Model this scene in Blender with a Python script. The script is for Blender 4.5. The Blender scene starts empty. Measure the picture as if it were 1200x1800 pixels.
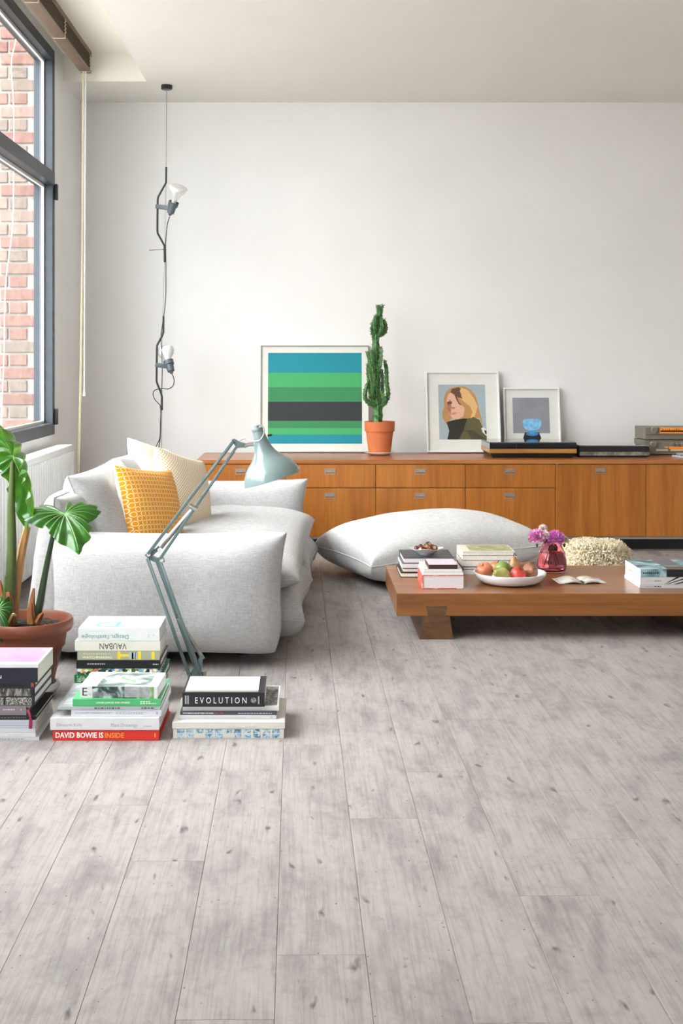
import bpy, bmesh, math, random
from mathutils import Vector, Matrix, noise as mnoise

random.seed(7)
PI = math.pi
SC = bpy.context.scene
COL = SC.collection

# ------------------------------------------------------------------ camera
F = 2200.0                    # focal length in pixels of the 1200 px wide frame
HX, HY, EYE = 540.0, 640.0, 1.10
cam_d = bpy.data.cameras.new('camera')
cam = bpy.data.objects.new('camera', cam_d); COL.objects.link(cam)
cam.location = (0, 0, EYE); cam.rotation_euler = (PI / 2, 0, 0)
cam_d.sensor_fit = 'HORIZONTAL'; cam_d.sensor_width = 36.0
cam_d.lens = F / 1200 * 36
cam_d.shift_x = (600 - HX) / 1200; cam_d.shift_y = (HY - 900) / 1200
cam_d.clip_start = 0.05
SC.camera = cam

# ------------------------------------------------------------------ world, exposure
world = bpy.data.worlds.new('overcast_sky'); SC.world = world
world.use_nodes = True
bg = world.node_tree.nodes['Background']
bg.inputs[0].default_value = (0.985, 0.988, 1.0, 1)
_nt = world.node_tree
_tc = _nt.nodes.new('ShaderNodeTexCoord'); _sx = _nt.nodes.new('ShaderNodeSeparateXYZ'); _nt.links.new(_tc.outputs['Generated'], _sx.inputs[0])
_mr = _nt.nodes.new('ShaderNodeMapRange'); _nt.links.new(_sx.outputs[2], _mr.inputs[0])      # standard overcast sky: L = (1 + 2 sin h) / 3
SKY = 16.0
_mr.inputs[1].default_value = 0.0; _mr.inputs[2].default_value = 1.0; _mr.inputs[3].default_value = SKY / 3; _mr.inputs[4].default_value = SKY
_nt.links.new(_mr.outputs[0], bg.inputs[1])
SC.view_settings.view_transform = 'Standard'; SC.view_settings.look = 'None'
SC.view_settings.gamma = 1.0; SC.view_settings.use_curve_mapping = False
SC.view_settings.exposure = 0.52
SC.cycles.max_bounces = 8; SC.cycles.diffuse_bounces = 4; SC.cycles.adaptive_threshold = 0.02; SC.cycles.transparent_max_bounces = 16
SC.cycles.sample_clamp_indirect = 12.0

XL, XR, YB, YN, ZC = -1.444, 3.6, 8.0, -1.6, 2.773      # room: left, right, back, near, ceiling
WY0, WY1, WZ0, WZ1 = 2.3, 7.14, 0.70, 2.885             # window opening in the left wall


# ------------------------------------------------------------------ helpers
def P(px, py, Y):
    return Vector(((px - HX) * Y / F, Y, EYE - (py - HY) * Y / F))

def srgb(r, g, b):
    f = lambda c: (c / 255) / 12.92 if c / 255 <= 0.04045 else ((c / 255 + 0.055) / 1.055) ** 2.4
    return (f(r), f(g), f(b), 1)

class MB:
    def __init__(s): s.v = []; s.f = []; s.m = []
    def add(s, v, f, mi=0, M=None):
        o = len(s.v)
        s.v += [tuple(M @ Vector(p)) if M is not None else tuple(p) for p in v]
        s.f += [tuple(i + o for i in q) for q in f]
        s.m += [mi] * len(f)
        return s
    def box(s, x0, x1, y0, y1, z0, z1, mi=0, M=None, bev=0, seg=2):
        if bev > 0:
            bm = bmesh.new()
            bmesh.ops.create_cube(bm, size=1)
            for q in bm.verts:
                q.co = ((x0 + x1) / 2 + q.co.x * (x1 - x0), (y0 + y1) / 2 + q.co.y * (y1 - y0), (z0 + z1) / 2 + q.co.z * (z1 - z0))
            bmesh.ops.bevel(bm, geom=bm.edges[:], offset=bev, segments=seg, affect='EDGES', profile=0.5)
            bm.verts.index_update()
            s.add([q.co[:] for q in bm.verts], [[q.index for q in f.verts] for f in bm.faces], mi, M)
            bm.free(); return s
        v = [(x0, y0, z0), (x1, y0, z0), (x1, y1, z0), (x0, y1, z0), (x0, y0, z1), (x1, y0, z1), (x1, y1, z1), (x0, y1, z1)]
        f = [(0, 3, 2, 1), (4, 5, 6, 7), (0, 1, 5, 4), (1, 2, 6, 5), (2, 3, 7, 6), (3, 0, 4, 7)]
        return s.add(v, f, mi, M)
    def prism(s, poly, axis, a0, a1, mi=0, M=None):
        # poly: 2-D points in the other two axes, extruded from a0 to a1 along axis
        def mk(p, a):
            return {'x': (a, p[0], p[1]), 'y': (p[0], a, p[1]), 'z': (p[0], p[1], a)}[axis]
        n = len(poly)
        v = [mk(p, a0) for p in poly] + [mk(p, a1) for p in poly]
        f = [tuple(range(n)), tuple(range(2 * n - 1, n - 1, -1))] + [(i, i + n, (i + 1) % n + n, (i + 1) % n) for i in range(n)]
        return s.add(v, f, mi, M)
    def lathe(s, prof, n=32, mi=0, M=None):
        v = []; f = []
        for (r, z) in prof:
            for k in range(n):
                a = 2 * PI * k / n
                v.append((r * math.cos(a), r * math.sin(a), z))
        for i in range(len(prof) - 1):
            for k in range(n):
                k2 = (k + 1) % n
                f.append((i * n + k, i * n + k2, (i + 1) * n + k2, (i + 1) * n + k))
        return s.add(v, f, mi, M)
    def tube(s, pts, r, n=8, mi=0, cap=True, M=None, shape=None):
        pts = [Vector(p) for p in pts]
        rr = r if isinstance(r, (list, tuple)) else [r] * len(pts)
        v = []; f = []
        t0 = (pts[1] - pts[0]).normalized()
        up = Vector((0, 0, 1)) if abs(t0.z) < 0.9 else Vector((0, 1, 0))
        a = t0.cross(up).normalized()
        for i, p in enumerate(pts):
            if i == 0: t = pts[1] - pts[0]
            elif i == len(pts) - 1: t = pts[-1] - pts[-2]
            else: t = (pts[i + 1] - pts[i]).normalized() + (pts[i] - pts[i - 1]).normalized()
            t = t.normalized()
            a = (a - t * a.dot(t)).normalized(); b = t.cross(a)
            for k in range(n):
                th = 2 * PI * k / n
                q = rr[i] * (shape(th) if shape else 1)
                v.append(tuple(p + a * math.cos(th) * q + b * math.sin(th) * q))
        for i in range(len(pts) - 1):
            for k in range(n):
                k2 = (k + 1) % n
                f.append((i * n + k, i * n + k2, (i + 1) * n + k2, (i + 1) * n + k))
        if cap:
            f.append(tuple(range(n - 1, -1, -1))); f.append(tuple((len(pts) - 1) * n + k for k in range(n)))
        return s.add(v, f, mi, M)
    def build(s, name, mats, parent=None, off=None, smooth=False, angle=40, recalc=True):
        me = bpy.data.meshes.new(name)
        v = s.v if off is None else [(p[0] - off[0], p[1] - off[1], p[2] - off[2]) for p in s.v]
        me.from_pydata(v, [], s.f)
        for m in (mats if isinstance(mats, (list, tuple)) else [mats]): me.materials.append(m)
        if any(s.m): me.polygons.foreach_set('material_index', s.m)
        if recalc:
            bm = bmesh.new(); bm.from_mesh(me); bmesh.ops.recalc_face_normals(bm, faces=bm.faces[:]); bm.to_mesh(me); bm.free()
        me.update()
        if smooth:
            me.polygons.foreach_set('use_smooth', [True] * len(me.polygons))
            if angle < 179: me.set_sharp_from_angle(angle=math.radians(angle))
        o = bpy.data.objects.new(name, me); COL.objects.link(o)
        if parent: o.parent = parent
        return o

def tag(o, label, cat, group=None):
    o['label'] = label; o['category'] = cat
    if group: o['group'] = group
    return o
def thing(name, label, cat, loc=(0, 0, 0), rz=0, group=None):
    o = bpy.data.objects.new(name, None); COL.objects.link(o)
    o.empty_display_size = 0.05
    o.location = loc; o.rotation_euler = (0, 0, rz)
    return tag(o, label, cat, group)
def struct(o):
    o['kind'] = 'structure'; return o
def smooth_path(pts, k=6):
    pts = [Vector(p) for p in pts]; out = []
    for i in range(len(pts) - 1):
        p0 = pts[max(i - 1, 0)]; p1 = pts[i]; p2 = pts[i + 1]; p3 = pts[min(i + 2, len(pts) - 1)]
        for j in range(k):
            t = j / k
            out.append(0.5 * ((2 * p1) + (p2 - p0) * t + (2 * p0 - 5 * p1 + 4 * p2 - p3) * t * t + (3 * p1 - p0 - 3 * p2 + p3) * t ** 3))
    out.append(pts[-1]); return out

# ------------------------------------------------------------------ materials
def nodes(name):
    m = bpy.data.materials.new(name); m.use_nodes = True
    nt = m.node_tree; b = nt.nodes['Principled BSDF']
    return m, nt, b
def N(nt, t, **kw):
    n = nt.nodes.new(t)
    for k, v in kw.items():
        if k.startswith('_'): setattr(n, k[1:], v)
        else: n.inputs[k.replace('__', ' ')].default_value = v
    return n
def ramp(nt, fac, stops, interp='LINEAR'):
    r = nt.nodes.new('ShaderNodeValToRGB'); r.color_ramp.interpolation = interp
    e = r.color_ramp.elements
    while len(e) < len(stops): e.new(0.5)
    for el, (p, c) in zip(e, stops): el.position = p; el.color = c
    nt.links.new(fac, r.inputs[0]); return r
def coords(nt, scale=(1, 1, 1), rand=False):
    tc = nt.nodes.new('ShaderNodeTexCoord'); mp = nt.nodes.new('ShaderNodeMapping')
    mp.inputs['Scale'].default_value = scale
    if rand:
        oi = nt.nodes.new('ShaderNodeObjectInfo')
        mu = N(nt, 'ShaderNodeVectorMath', _operation='SCALE'); mu.inputs[0].default_value = (37.1, 91.7, 53.3)
        nt.links.new(oi.outputs['Random'], mu.inputs['Scale'])
        ad = N(nt, 'ShaderNodeVectorMath', _operation='ADD')
        nt.links.new(tc.outputs['Object'], ad.inputs[0]); nt.links.new(mu.outputs[0], ad.inputs[1])
        nt.links.new(ad.outputs[0], mp.inputs['Vector'])
    else:
        nt.links.new(tc.outputs['Object'], mp.inputs['Vector'])
    return mp.outputs['Vector']
def mixc(nt, fac, a, b, mode='MIX'):
    m = nt.nodes.new('ShaderNodeMix'); m.data_type = 'RGBA'; m.blend_type = mode
    for s, v in ((0, fac), (6, a), (7, b)):
        if hasattr(v, 'is_linked') or isinstance(v, bpy.types.NodeSocket): nt.links.new(v, m.inputs[s])
        else: m.inputs[s].default_value = v
    return m.outputs[2]
def bump(nt, b, h, strength=0.2, dist=0.002):
    bp = N(nt, 'ShaderNodeBump', Strength=strength, Distance=dist)
    nt.links.new(h, bp.inputs['Height']); nt.links.new(bp.outputs[0], b.inputs['Normal'])

def plain(name, col, rough=0.5, var=0.06, scale=30, metal=0.0, bmp=0.0, spec=0.5, coat=0.0):
    m, nt, b = nodes(name)
    no = N(nt, 'ShaderNodeTexNoise', Scale=scale, Detail=4.0); nt.links.new(coords(nt), no.inputs['Vector'])
    c0 = tuple(max(0, c * (1 - var)) for c in col[:3]) + (1,); c1 = tuple(min(1, c * (1 + var)) for c in col[:3]) + (1,)
    r = ramp(nt, no.outputs[0], [(0.3, c0), (0.7, c1)]); nt.links.new(r.outputs[0], b.inputs['Base Color'])
    b.inputs['Roughness'].default_value = rough; b.inputs['Metallic'].default_value = metal
    b.inputs['Specular IOR Level'].default_value = spec; b.inputs['Coat Weight'].default_value = coat
    if bmp: bump(nt, b, no.outputs[0], bmp)
    return m
def wood(name, dark, mid, light, grain=(14, 14, 1.0), rough=0.35, rand=True, coat=0.15):
    m, nt, b = nodes(name)
    v = coords(nt, grain, rand)
    n1 = N(nt, 'ShaderNodeTexNoise', Scale=1.0, Detail=6.0, Roughness=0.6, Distortion=0.8); nt.links.new(v, n1.inputs['Vector'])
    v2 = coords(nt, tuple(g * 9 for g in grain), rand)
    n2 = N(nt, 'ShaderNodeTexNoise', Scale=1.0, Detail=3.0); nt.links.new(v2, n2.inputs['Vector'])
    r = ramp(nt, n1.outputs[0], [(0.28, dark), (0.5, mid), (0.72, light)])
    r2 = ramp(nt, n2.outputs[0], [(0.33, (0.78, 0.74, 0.70, 1)), (0.62, (1, 1, 1, 1))])
    c = mixc(nt, 0.75, r.outputs[0], r2.outputs[0], 'MULTIPLY')
    nt.links.new(c, b.inputs['Base Color']); b.inputs['Roughness'].default_value = rough
    b.inputs['Coat Weight'].default_value = coat; b.inputs['Coat Roughness'].default_value = 0.25
    bump(nt, b, n2.outputs[0], 0.08, 0.001)
    return m
def linen(name, a, c, scale=420):
    m, nt, b = nodes(name)
    v = coords(nt)
    wx = N(nt, 'ShaderNodeTexNoise', Scale=1.0, Detail=2.0); nt.links.new(coords(nt, (scale, scale, 40)), wx.inputs['Vector'])
    wy = N(nt, 'ShaderNodeTexNoise', Scale=1.0, Detail=2.0); nt.links.new(coords(nt, (40, 40, scale)), wy.inputs['Vector'])
    ad = N(nt, 'ShaderNodeMath', _operation='ADD'); nt.links.new(wx.outputs[0], ad.inputs[0]); nt.links.new(wy.outputs[0], ad.inputs[1])
    ml = N(nt, 'ShaderNodeMath', _operation='MULTIPLY'); ml.inputs[1].default_value = 0.5; nt.links.new(ad.outputs[0], ml.inputs[0])
    r = ramp(nt, ml.outputs[0], [(0.30, a), (0.66, c)]); nt.links.new(r.outputs[0], b.inputs['Base Color'])
    b.inputs['Roughness'].default_value = 0.9; b.inputs['Specular IOR Level'].default_value = 0.15
    b.inputs['Sheen Weight'].default_value = 0.15
    big = N(nt, 'ShaderNodeTexNoise', Scale=9.0, Detail=3.0); nt.links.new(v, big.inputs['Vector'])
    h = N(nt, 'ShaderNodeMath', _operation='MULTIPLY_ADD'); nt.links.new(big.outputs[0], h.inputs[0]); h.inputs[1].default_value = 6.0
    nt.links.new(ml.outputs[0], h.inputs[2]); bump(nt, b, h.outputs[0], 0.3, 0.002)
    return m

M = {}
M['wall'] = plain('white_plaster', (0.86, 0.855, 0.84), 0.85, 0.015, 3, bmp=0.03, spec=0.2)
M['ceil'] = plain('ceiling_paint', (0.84, 0.81, 0.755), 0.9, 0.015, 2, spec=0.2)
M['frame_metal'] = plain('anthracite_aluminium', srgb(62, 68, 76), 0.42, 0.08, 25, metal=0.2)
M['white_gloss'] = plain('white_enamel', (0.88, 0.88, 0.87), 0.35, 0.02, 15)
M['white_paint'] = plain('white_frame_paint', (0.85, 0.85, 0.84), 0.5, 0.02, 15)
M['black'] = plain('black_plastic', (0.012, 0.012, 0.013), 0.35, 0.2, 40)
M['blacksoft'] = plain('black_paper', (0.013, 0.014, 0.017), 0.5, 0.25, 40)
M['chrome'] = plain('brushed_nickel', (0.46, 0.45, 0.44), 0.35, 0.1, 60, metal=1.0)
M['steel'] = plain('steel_wire', (0.36, 0.35, 0.33), 0.35, 0.1, 60, metal=0.9)
M['nickel'] = plain('dull_nickel', (0.42, 0.41, 0.39), 0.38, 0.15, 50, metal=0.9)
M['paper'] = plain('page_edges', (0.80, 0.77, 0.70), 0.8, 0.12, 160)
M['paperwhite'] = plain('white_page_edges', (0.84, 0.83, 0.83), 0.8, 0.06, 160)
M['teak'] = wood('teak_front', srgb(150, 86, 26), srgb(172, 104, 34), srgb(188, 120, 46), (11, 11, 0.7))
M['teaktop'] = wood('teak_top', srgb(144, 82, 38), srgb(170, 104, 50), srgb(188, 124, 66), (0.9, 13, 13), rough=0.3)
M['tablew'] = wood('table_wood', srgb(110, 64, 25), srgb(142, 88, 37), srgb(164, 108, 50), (0.8, 16, 16), rough=0.3, coat=0.3)
M['legw'] = wood('table_leg_wood', srgb(70, 44, 22), srgb(98, 64, 34), srgb(118, 80, 46), (9, 2, 20), rough=0.5)
M['linen'] = linen('oatmeal_linen', srgb(160, 159, 159), srgb(198, 197, 196))
M['cream'] = linen('cream_cotton', srgb(224, 218, 202), srgb(244, 240, 228), 500)
M['terracotta'] = plain('terracotta', srgb(196, 110, 64), 0.75, 0.06, 14, bmp=0.05)
M['terradark'] = plain('brown_plastic_terracotta', srgb(122, 64, 42), 0.45, 0.06, 10)
M['soil'] = plain('potting_soil', (0.03, 0.022, 0.016), 0.95, 0.5, 60, bmp=0.8)
M['lampblue'] = plain('grey_blue_enamel', srgb(124, 144, 144), 0.28, 0.03, 10, coat=0.4)
M['lampbluedk'] = plain('grey_blue_arm_enamel', srgb(94, 114, 116), 0.32, 0.04, 20, metal=0.2, coat=0.3)
M['beige'] = plain('beige_cord', srgb(226, 214, 184), 0.7, 0.06, 50)
M['brick_mortar'] = plain('mortar', srgb(150, 147, 142), 0.95, 0.1, 20, bmp=0.3)
M['ceramic'] = plain('white_ceramic', (0.86, 0.87, 0.89), 0.18, 0.015, 8, coat=0.3)

def mat_brick():
    m, nt, b = nodes('old_brick')
    oi = nt.nodes.new('ShaderNodeObjectInfo')
    r = ramp(nt, oi.outputs['Random'], [(0.0, srgb(126, 96, 88)), (0.3, srgb(142, 110, 100)), (0.55, srgb(126, 116, 108)), (0.8, srgb(146, 124, 114)), (1.0, srgb(136, 98, 90))])
    no = N(nt, 'ShaderNodeTexNoise', Scale=38.0, Detail=5.0); nt.links.new(coords(nt, (1, 1, 1), True), no.inputs['Vector'])
    r2 = ramp(nt, no.outputs[0], [(0.3, (0.62, 0.6, 0.58, 1)), (0.65, (1, 1, 1, 1))])
    nt.links.new(mixc(nt, 0.8, r.outputs[0], r2.outputs[0], 'MULTIPLY'), b.inputs['Base Color'])
    b.inputs['Roughness'].default_value = 0.92; bump(nt, b, no.outputs[0], 0.4, 0.004)
    return m
M['brick'] = mat_brick()

def mat_glass_pane():
    m, nt, b = nodes('window_glass')
    out = nt.nodes['Material Output']
    tr = N(nt, 'ShaderNodeBsdfTransparent', Color=(0.95, 0.97, 0.97, 1)); gl = N(nt, 'ShaderNodeBsdfGlossy', Roughness=0.03)
    no = N(nt, 'ShaderNodeTexNoise', Scale=3.0); nt.links.new(coords(nt), no.inputs['Vector'])
    lw = N(nt, 'ShaderNodeLayerWeight', Blend=0.5)
    pw5 = N(nt, 'ShaderNodeMath', _operation='POWER'); nt.links.new(lw.outputs['Facing'], pw5.inputs[0]); pw5.inputs[1].default_value = 5.0
    hf = N(nt, 'ShaderNodeMath', _operation='MULTIPLY_ADD'); nt.links.new(pw5.outputs[0], hf.inputs[0]); hf.inputs[1].default_value = 0.5; hf.inputs[2].default_value = 0.02
    fm = N(nt, 'ShaderNodeMath', _operation='MULTIPLY_ADD'); nt.links.new(no.outputs[0], fm.inputs[0]); fm.inputs[1].default_value = 0.03
    nt.links.new(hf.outputs[0], fm.inputs[2])
    mx = nt.nodes.new('ShaderNodeMixShader'); nt.links.new(fm.outputs[0], mx.inputs[0])
    nt.links.new(tr.outputs[0], mx.inputs[1]); nt.links.new(gl.outputs[0], mx.inputs[2]); nt.links.new(mx.outputs[0], out.inputs[0])
    return m
M['pane'] = mat_glass_pane()

def mat_plank():
    m, nt, b = nodes('whitewashed_oak_plank')
    L = nt.links.new
    vb = coords(nt, (11.0, 3.6, 1), True)
    n1 = N(nt, 'ShaderNodeTexNoise', Scale=1.0, Detail=8.0, Roughness=0.68, Distortion=0.3); L(vb, n1.inputs['Vector'])
    vg = coords(nt, (150.0, 5.0, 1), True)
    n2 = N(nt, 'ShaderNodeTexNoise', Scale=1.0, Detail=4.0, Roughness=0.6, Distortion=0.6); L(vg, n2.inputs['Vector'])
    vc = coords(nt, (30, 30, 1), True)
    n3 = N(nt, 'ShaderNodeTexNoise', Scale=1.0, Detail=5.0, Roughness=0.7); L(vc, n3.inputs['Vector'])
    base = ramp(nt, n1.outputs[0], [(0.28, srgb(130, 123, 122)), (0.41, srgb(152, 145, 143)), (0.52, srgb(167, 160, 156)), (0.70, srgb(176, 169, 164))])
    g = ramp(nt, n2.outputs[0], [(0.33, (0.74, 0.73, 0.73, 1)), (0.55, (1, 1, 1, 1))])
    c = mixc(nt, 0.75, base.outputs[0], g.outputs[0], 'MULTIPLY')
    c3 = ramp(nt, n3.outputs[0], [(0.32, (0.80, 0.785, 0.79, 1)), (0.5, (1, 1, 1, 1))])
    c = mixc(nt, 0.6, c, c3.outputs[0], 'MULTIPLY')
    # knots: rare dark ovals with a warped edge
    vk = coords(nt, (13.0, 4.6, 1), True)
    wob = N(nt, 'ShaderNodeTexNoise', Scale=3.0, Detail=2.0); L(vk, wob.inputs['Vector'])
    vm = N(nt, 'ShaderNodeVectorMath', _operation='MULTIPLY_ADD'); L(wob.outputs['Color'], vm.inputs[0]); vm.inputs[1].default_value = (0.5, 0.4, 0); L(vk, vm.inputs[2])
    vo = N(nt, 'ShaderNodeTexVoronoi', Scale=1.0); vo.voronoi_dimensions = '2D'; L(vm.outputs[0], vo.inputs['Vector'])
    sel = N(nt, 'ShaderNodeSeparateColor'); L(vo.outputs['Color'], sel.inputs[0])
    szr = N(nt, 'ShaderNodeMath', _operation='MULTIPLY_ADD'); L(sel.outputs[0], szr.inputs[0]); szr.inputs[1].default_value = 0.15; szr.inputs[2].default_value = -0.072
    df = N(nt, 'ShaderNodeMath', _operation='SUBTRACT'); L(szr.outputs[0], df.inputs[0]); L(vo.outputs['Distance'], df.inputs[1])
    km = N(nt, 'ShaderNodeMapRange'); L(df.outputs[0], km.inputs[0]); km.inputs[1].default_value = -0.04; km.inputs[2].default_value = 0.05
    c = mixc(nt, km.outputs[0], c, srgb(92, 86, 87))
    # pin specks
    vs = N(nt, 'ShaderNodeTexVoronoi', Scale=1.0); vs.voronoi_dimensions = '2D'; L(coords(nt, (26, 17, 1), True), vs.inputs['Vector'])
    se2 = N(nt, 'ShaderNodeSeparateColor'); L(vs.outputs['Color'], se2.inputs[0])
    sz2 = N(nt, 'ShaderNodeMath', _operation='MULTIPLY_ADD'); L(se2.outputs[0], sz2.inputs[0]); sz2.inputs[1].default_value = 0.15; sz2.inputs[2].default_value = -0.105
    d2 = N(nt, 'ShaderNodeMath', _operation='SUBTRACT'); L(sz2.outputs[0], d2.inputs[0]); L(vs.outputs['Distance'], d2.inputs[1])
    k2 = N(nt, 'ShaderNodeMapRange'); L(d2.outputs[0], k2.inputs[0]); k2.inputs[1].default_value = -0.02; k2.inputs[2].default_value = 0.02
    c = mixc(nt, k2.outputs[0], c, srgb(88, 82, 82))
    L(c, b.inputs['Base Color']); b.inputs['Roughness'].default_value = 0.55; b.inputs['Specular IOR Level'].default_value = 0.35
    bump(nt, b, n2.outputs[0], 0.12, 0.0008)
    return m
M['plank'] = mat_plank()

# ================================================================== THE SETTING
# floor: sub-floor slab with planks lying on it
fl = struct(MB().box(XL - 0.1, XR + 0.1, YN - 0.1, YB + 0.1, -0.12, -0.010).build('floor', plain('floor_underlay', (0.10, 0.095, 0.09), 0.9)))
PWID, PLEN, GAP = 0.1660, 1.285, 0.0007
ang = math.atan2(20.0, F)                        # the boards run a hair off the room's axis
plank_mesh = None
col_off = {-5: 0.35, -4: 3.45, -3: 3.12, -2: 2.77, -1: 2.1, 0: 2.33, 1: 3.03, 2: 3.375, 3: 2.59, 4: 2.90, 5: 3.68}
ci = -9
cols = list(range(-10, 24))
rng = random.Random(3)
bm_box = MB().box(-PWID / 2 + GAP / 2, PWID / 2 - GAP / 2, -PLEN / 2 + GAP / 2, PLEN / 2 - GAP / 2, -0.008, 0, bev=0.0006, seg=1)
for c in cols:
    off = col_off.get(c, rng.random() * PLEN)
    xc = -0.055 + PWID * (c + 0.5)
    k0 = math.floor((YN - off) / PLEN); k1 = math.ceil((YB - off) / PLEN)
    for k in range(k0, k1):
        yc = off + PLEN * (k + 0.5)
        x = xc - math.tan(ang) * (yc - 2.086)
        y0 = max(yc - PLEN / 2, YN - 0.02); y1 = min(yc + PLEN / 2, YB - 0.002)
        x0, x1 = x - PWID / 2, x + PWID / 2
        if x1 < XL - 0.05 or x0 > XR + 0.02 or y1 - y0 < 0.02: continue
        if y1 - y0 > PLEN - 0.003:
            if plank_mesh is None:
                o = bm_box.build('plank', M['plank'], fl); plank_mesh = o.data
            else:
                o = bpy.data.objects.new('plank', plank_mesh); COL.objects.link(o); o.parent = fl
            o.location = (x, yc, 0)
        else:
            h = (y1 - y0) / 2
            o = MB().box(-PWID / 2 + GAP / 2, PWID / 2 - GAP / 2, -h + GAP / 2, h - GAP / 2, -0.008, 0, bev=0.0006, seg=1).build('plank', M['plank'], fl)
            o.location = (x, (y0 + y1) / 2, 0)
        o.rotation_euler = (0, 0, ang)

# walls
struct(MB().box(XL - 0.4, XR + 0.3, YB, YB + 0.2, -0.12, 3.2).build('wall_back', M['wall']))
struct(MB().box(XR, XR + 0.2, YN - 0.2, YB + 0.2, -0.12, 3.2).build('wall_right', M['wall']))
# near wall behind the photographer, with an unseen opening added for front fill light
wn = MB()
NX0, NX1, NZ0, NZ1 = -1.1, -0.1, 0.9, 2.4
wn.box(XL - 0.4, NX0, YN - 0.2, YN, -0.12, 3.2); wn.box(NX1, XR + 0.2, YN - 0.2, YN, -0.12, 3.2)
wn.box(NX0, NX1, YN - 0.2, YN, -0.12, NZ0); wn.box(NX0, NX1, YN - 0.2, YN, NZ1, 3.2)
struct(wn.build('wall_front', M['wall']))
# left wall with the window opening
wl = MB(); TW = 0.11
wl.box(XL - TW, XL, YN - 0.2, WY0, -0.12, 3.2); wl.box(XL - TW, XL, WY1, YB + 0.2, -0.12, 3.2)
wl.box(XL - TW, XL, WY0, WY1, -0.12, WZ0); wl.box(XL - TW, XL, WY0, WY1, WZ1, 3.2)
struct(wl.build('wall_left', M['wall']))
# ceiling with the blind recess along the window
RX1, RY1, RZ = -0.953, 7.41, 2.935
ce = MB()
ce.box(RX1, XR + 0.2, YN - 0.2, YB + 0.2, ZC, 3.2); ce.box(XL - TW, RX1, RY1, YB + 0.2, ZC, 3.2)
ceil = struct(ce.build('ceiling', M['ceil']))
CRM = plain('recess_warm_light_cream', (0.90, 0.87, 0.77), 0.9, 0.015, 2, spec=0.2)  # lighter than the ceiling: the recess's warm light is put into its colour
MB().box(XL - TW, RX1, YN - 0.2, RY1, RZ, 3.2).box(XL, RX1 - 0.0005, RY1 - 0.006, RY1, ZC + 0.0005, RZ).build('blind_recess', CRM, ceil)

# exterior: perpendicular brick wall right outside the window, terrace ground
BWY = 7.19
ext = struct(MB().box(-4.6, XL - TW - 0.001, BWY + 0.012, BWY + 0.25, -0.6, 4.6).build('wall_exterior', M['brick_mortar']))
struct(MB().box(-14, XL - TW - 0.001, -8, 14, -0.75, -0.6).build('ground', plain('terrace_concrete', (0.3, 0.29, 0.28), 0.9, 0.12, 3)))
struct(MB().box(-11.2, -11.0, -8, 14, -0.6, 2.6).build('wall_light_blocker', plain('light_blocker_brick', srgb(150, 122, 110), 0.95, 0.15, 4)))  # unseen wall, added to block light from the horizon
bricks = {}
rng = random.Random(5)
CH = 0.0752
for r in range(44):
    z = 0.22 + r * CH
    x = -1.556 - (0.0 if r % 2 else 0.055)
    hdr = (r % 2 == 0)
    for q in range(6):
        wd = 0.100 if (hdr and q % 2 == 0) or (not hdr and q % 3 == 1) else 0.205
        wd_key = wd
        if wd_key not in bricks:
            o = MB().box(-wd / 2, wd / 2, 0, 0.05, -0.0315, 0.0315, bev=0.004, seg=1).build('brick', M['brick'], ext); bricks[wd_key] = o.data
        else:
            o = bpy.data.objects.new('brick', bricks[wd_key]); COL.objects.link(o); o.parent = ext
        o.location = (x - wd / 2, BWY + rng.uniform(-0.002, 0.004), z + rng.uniform(-0.002, 0.002))
        o.rotation_euler = (0, rng.uniform(-0.008, 0.008), 0)
        x -= wd + 0.011
cable = MB().tube(smooth_path([P(30, 20, 7.1), P(28, 68, 7.1), P(20, 113, 7.1), P(24, 190, 7.1), P(24, 300, 7.1), P(22, 400, 7.1), P(10, 500, 7.1), P(7, 627, 7.1), P(3, 733, 7.1), P(2, 900, 7.1)]), 0.003, 6)
tag(cable.build('cable', plain('white_cable', (0.8, 0.8, 0.8), 0.5), smooth=True), 'thin white cable hanging outside the window against the brick wall', 'cable')

# window_1: anthracite frame, transom, sash, panes
win = bpy.data.objects.new('window_1', None); COL.objects.link(win); struct(win); win.location = (XL, WY1, WZ0)
WO = Vector((XL, WY1, WZ0))
def wbox(name, x0, x1, y0, y1, z0, z1, m=M['frame_metal'], bev=0.003, par=win):
    return MB().box(x0, x1, y0, y1, z0, z1, bev=bev).build(name, m, par, off=WO)
FX0, FX1 = XL - 0.105, XL + 0.004
JW = 0.055
ZT0, ZT1 = 2.115, 2.185                                        # transom
YM = 4.7                                                      # mullion
wbox('frame_jamb', FX0, FX1, WY1 - JW, WY1, WZ0, WZ1); wbox('frame_jamb', FX0, FX1, WY0, WY0 + JW, WZ0, WZ1)
wbox('frame_head', FX0, FX1, WY0 + JW, WY1 - JW, WZ1 - 0.06, WZ1); wbox('frame_sill', FX0, FX1, WY0 + JW, WY1 - JW, WZ0, WZ0 + 0.065)
wbox('mullion', FX0, FX1, YM - 0.03, YM + 0.03, WZ0 + 0.065, WZ1 - 0.06)
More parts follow.
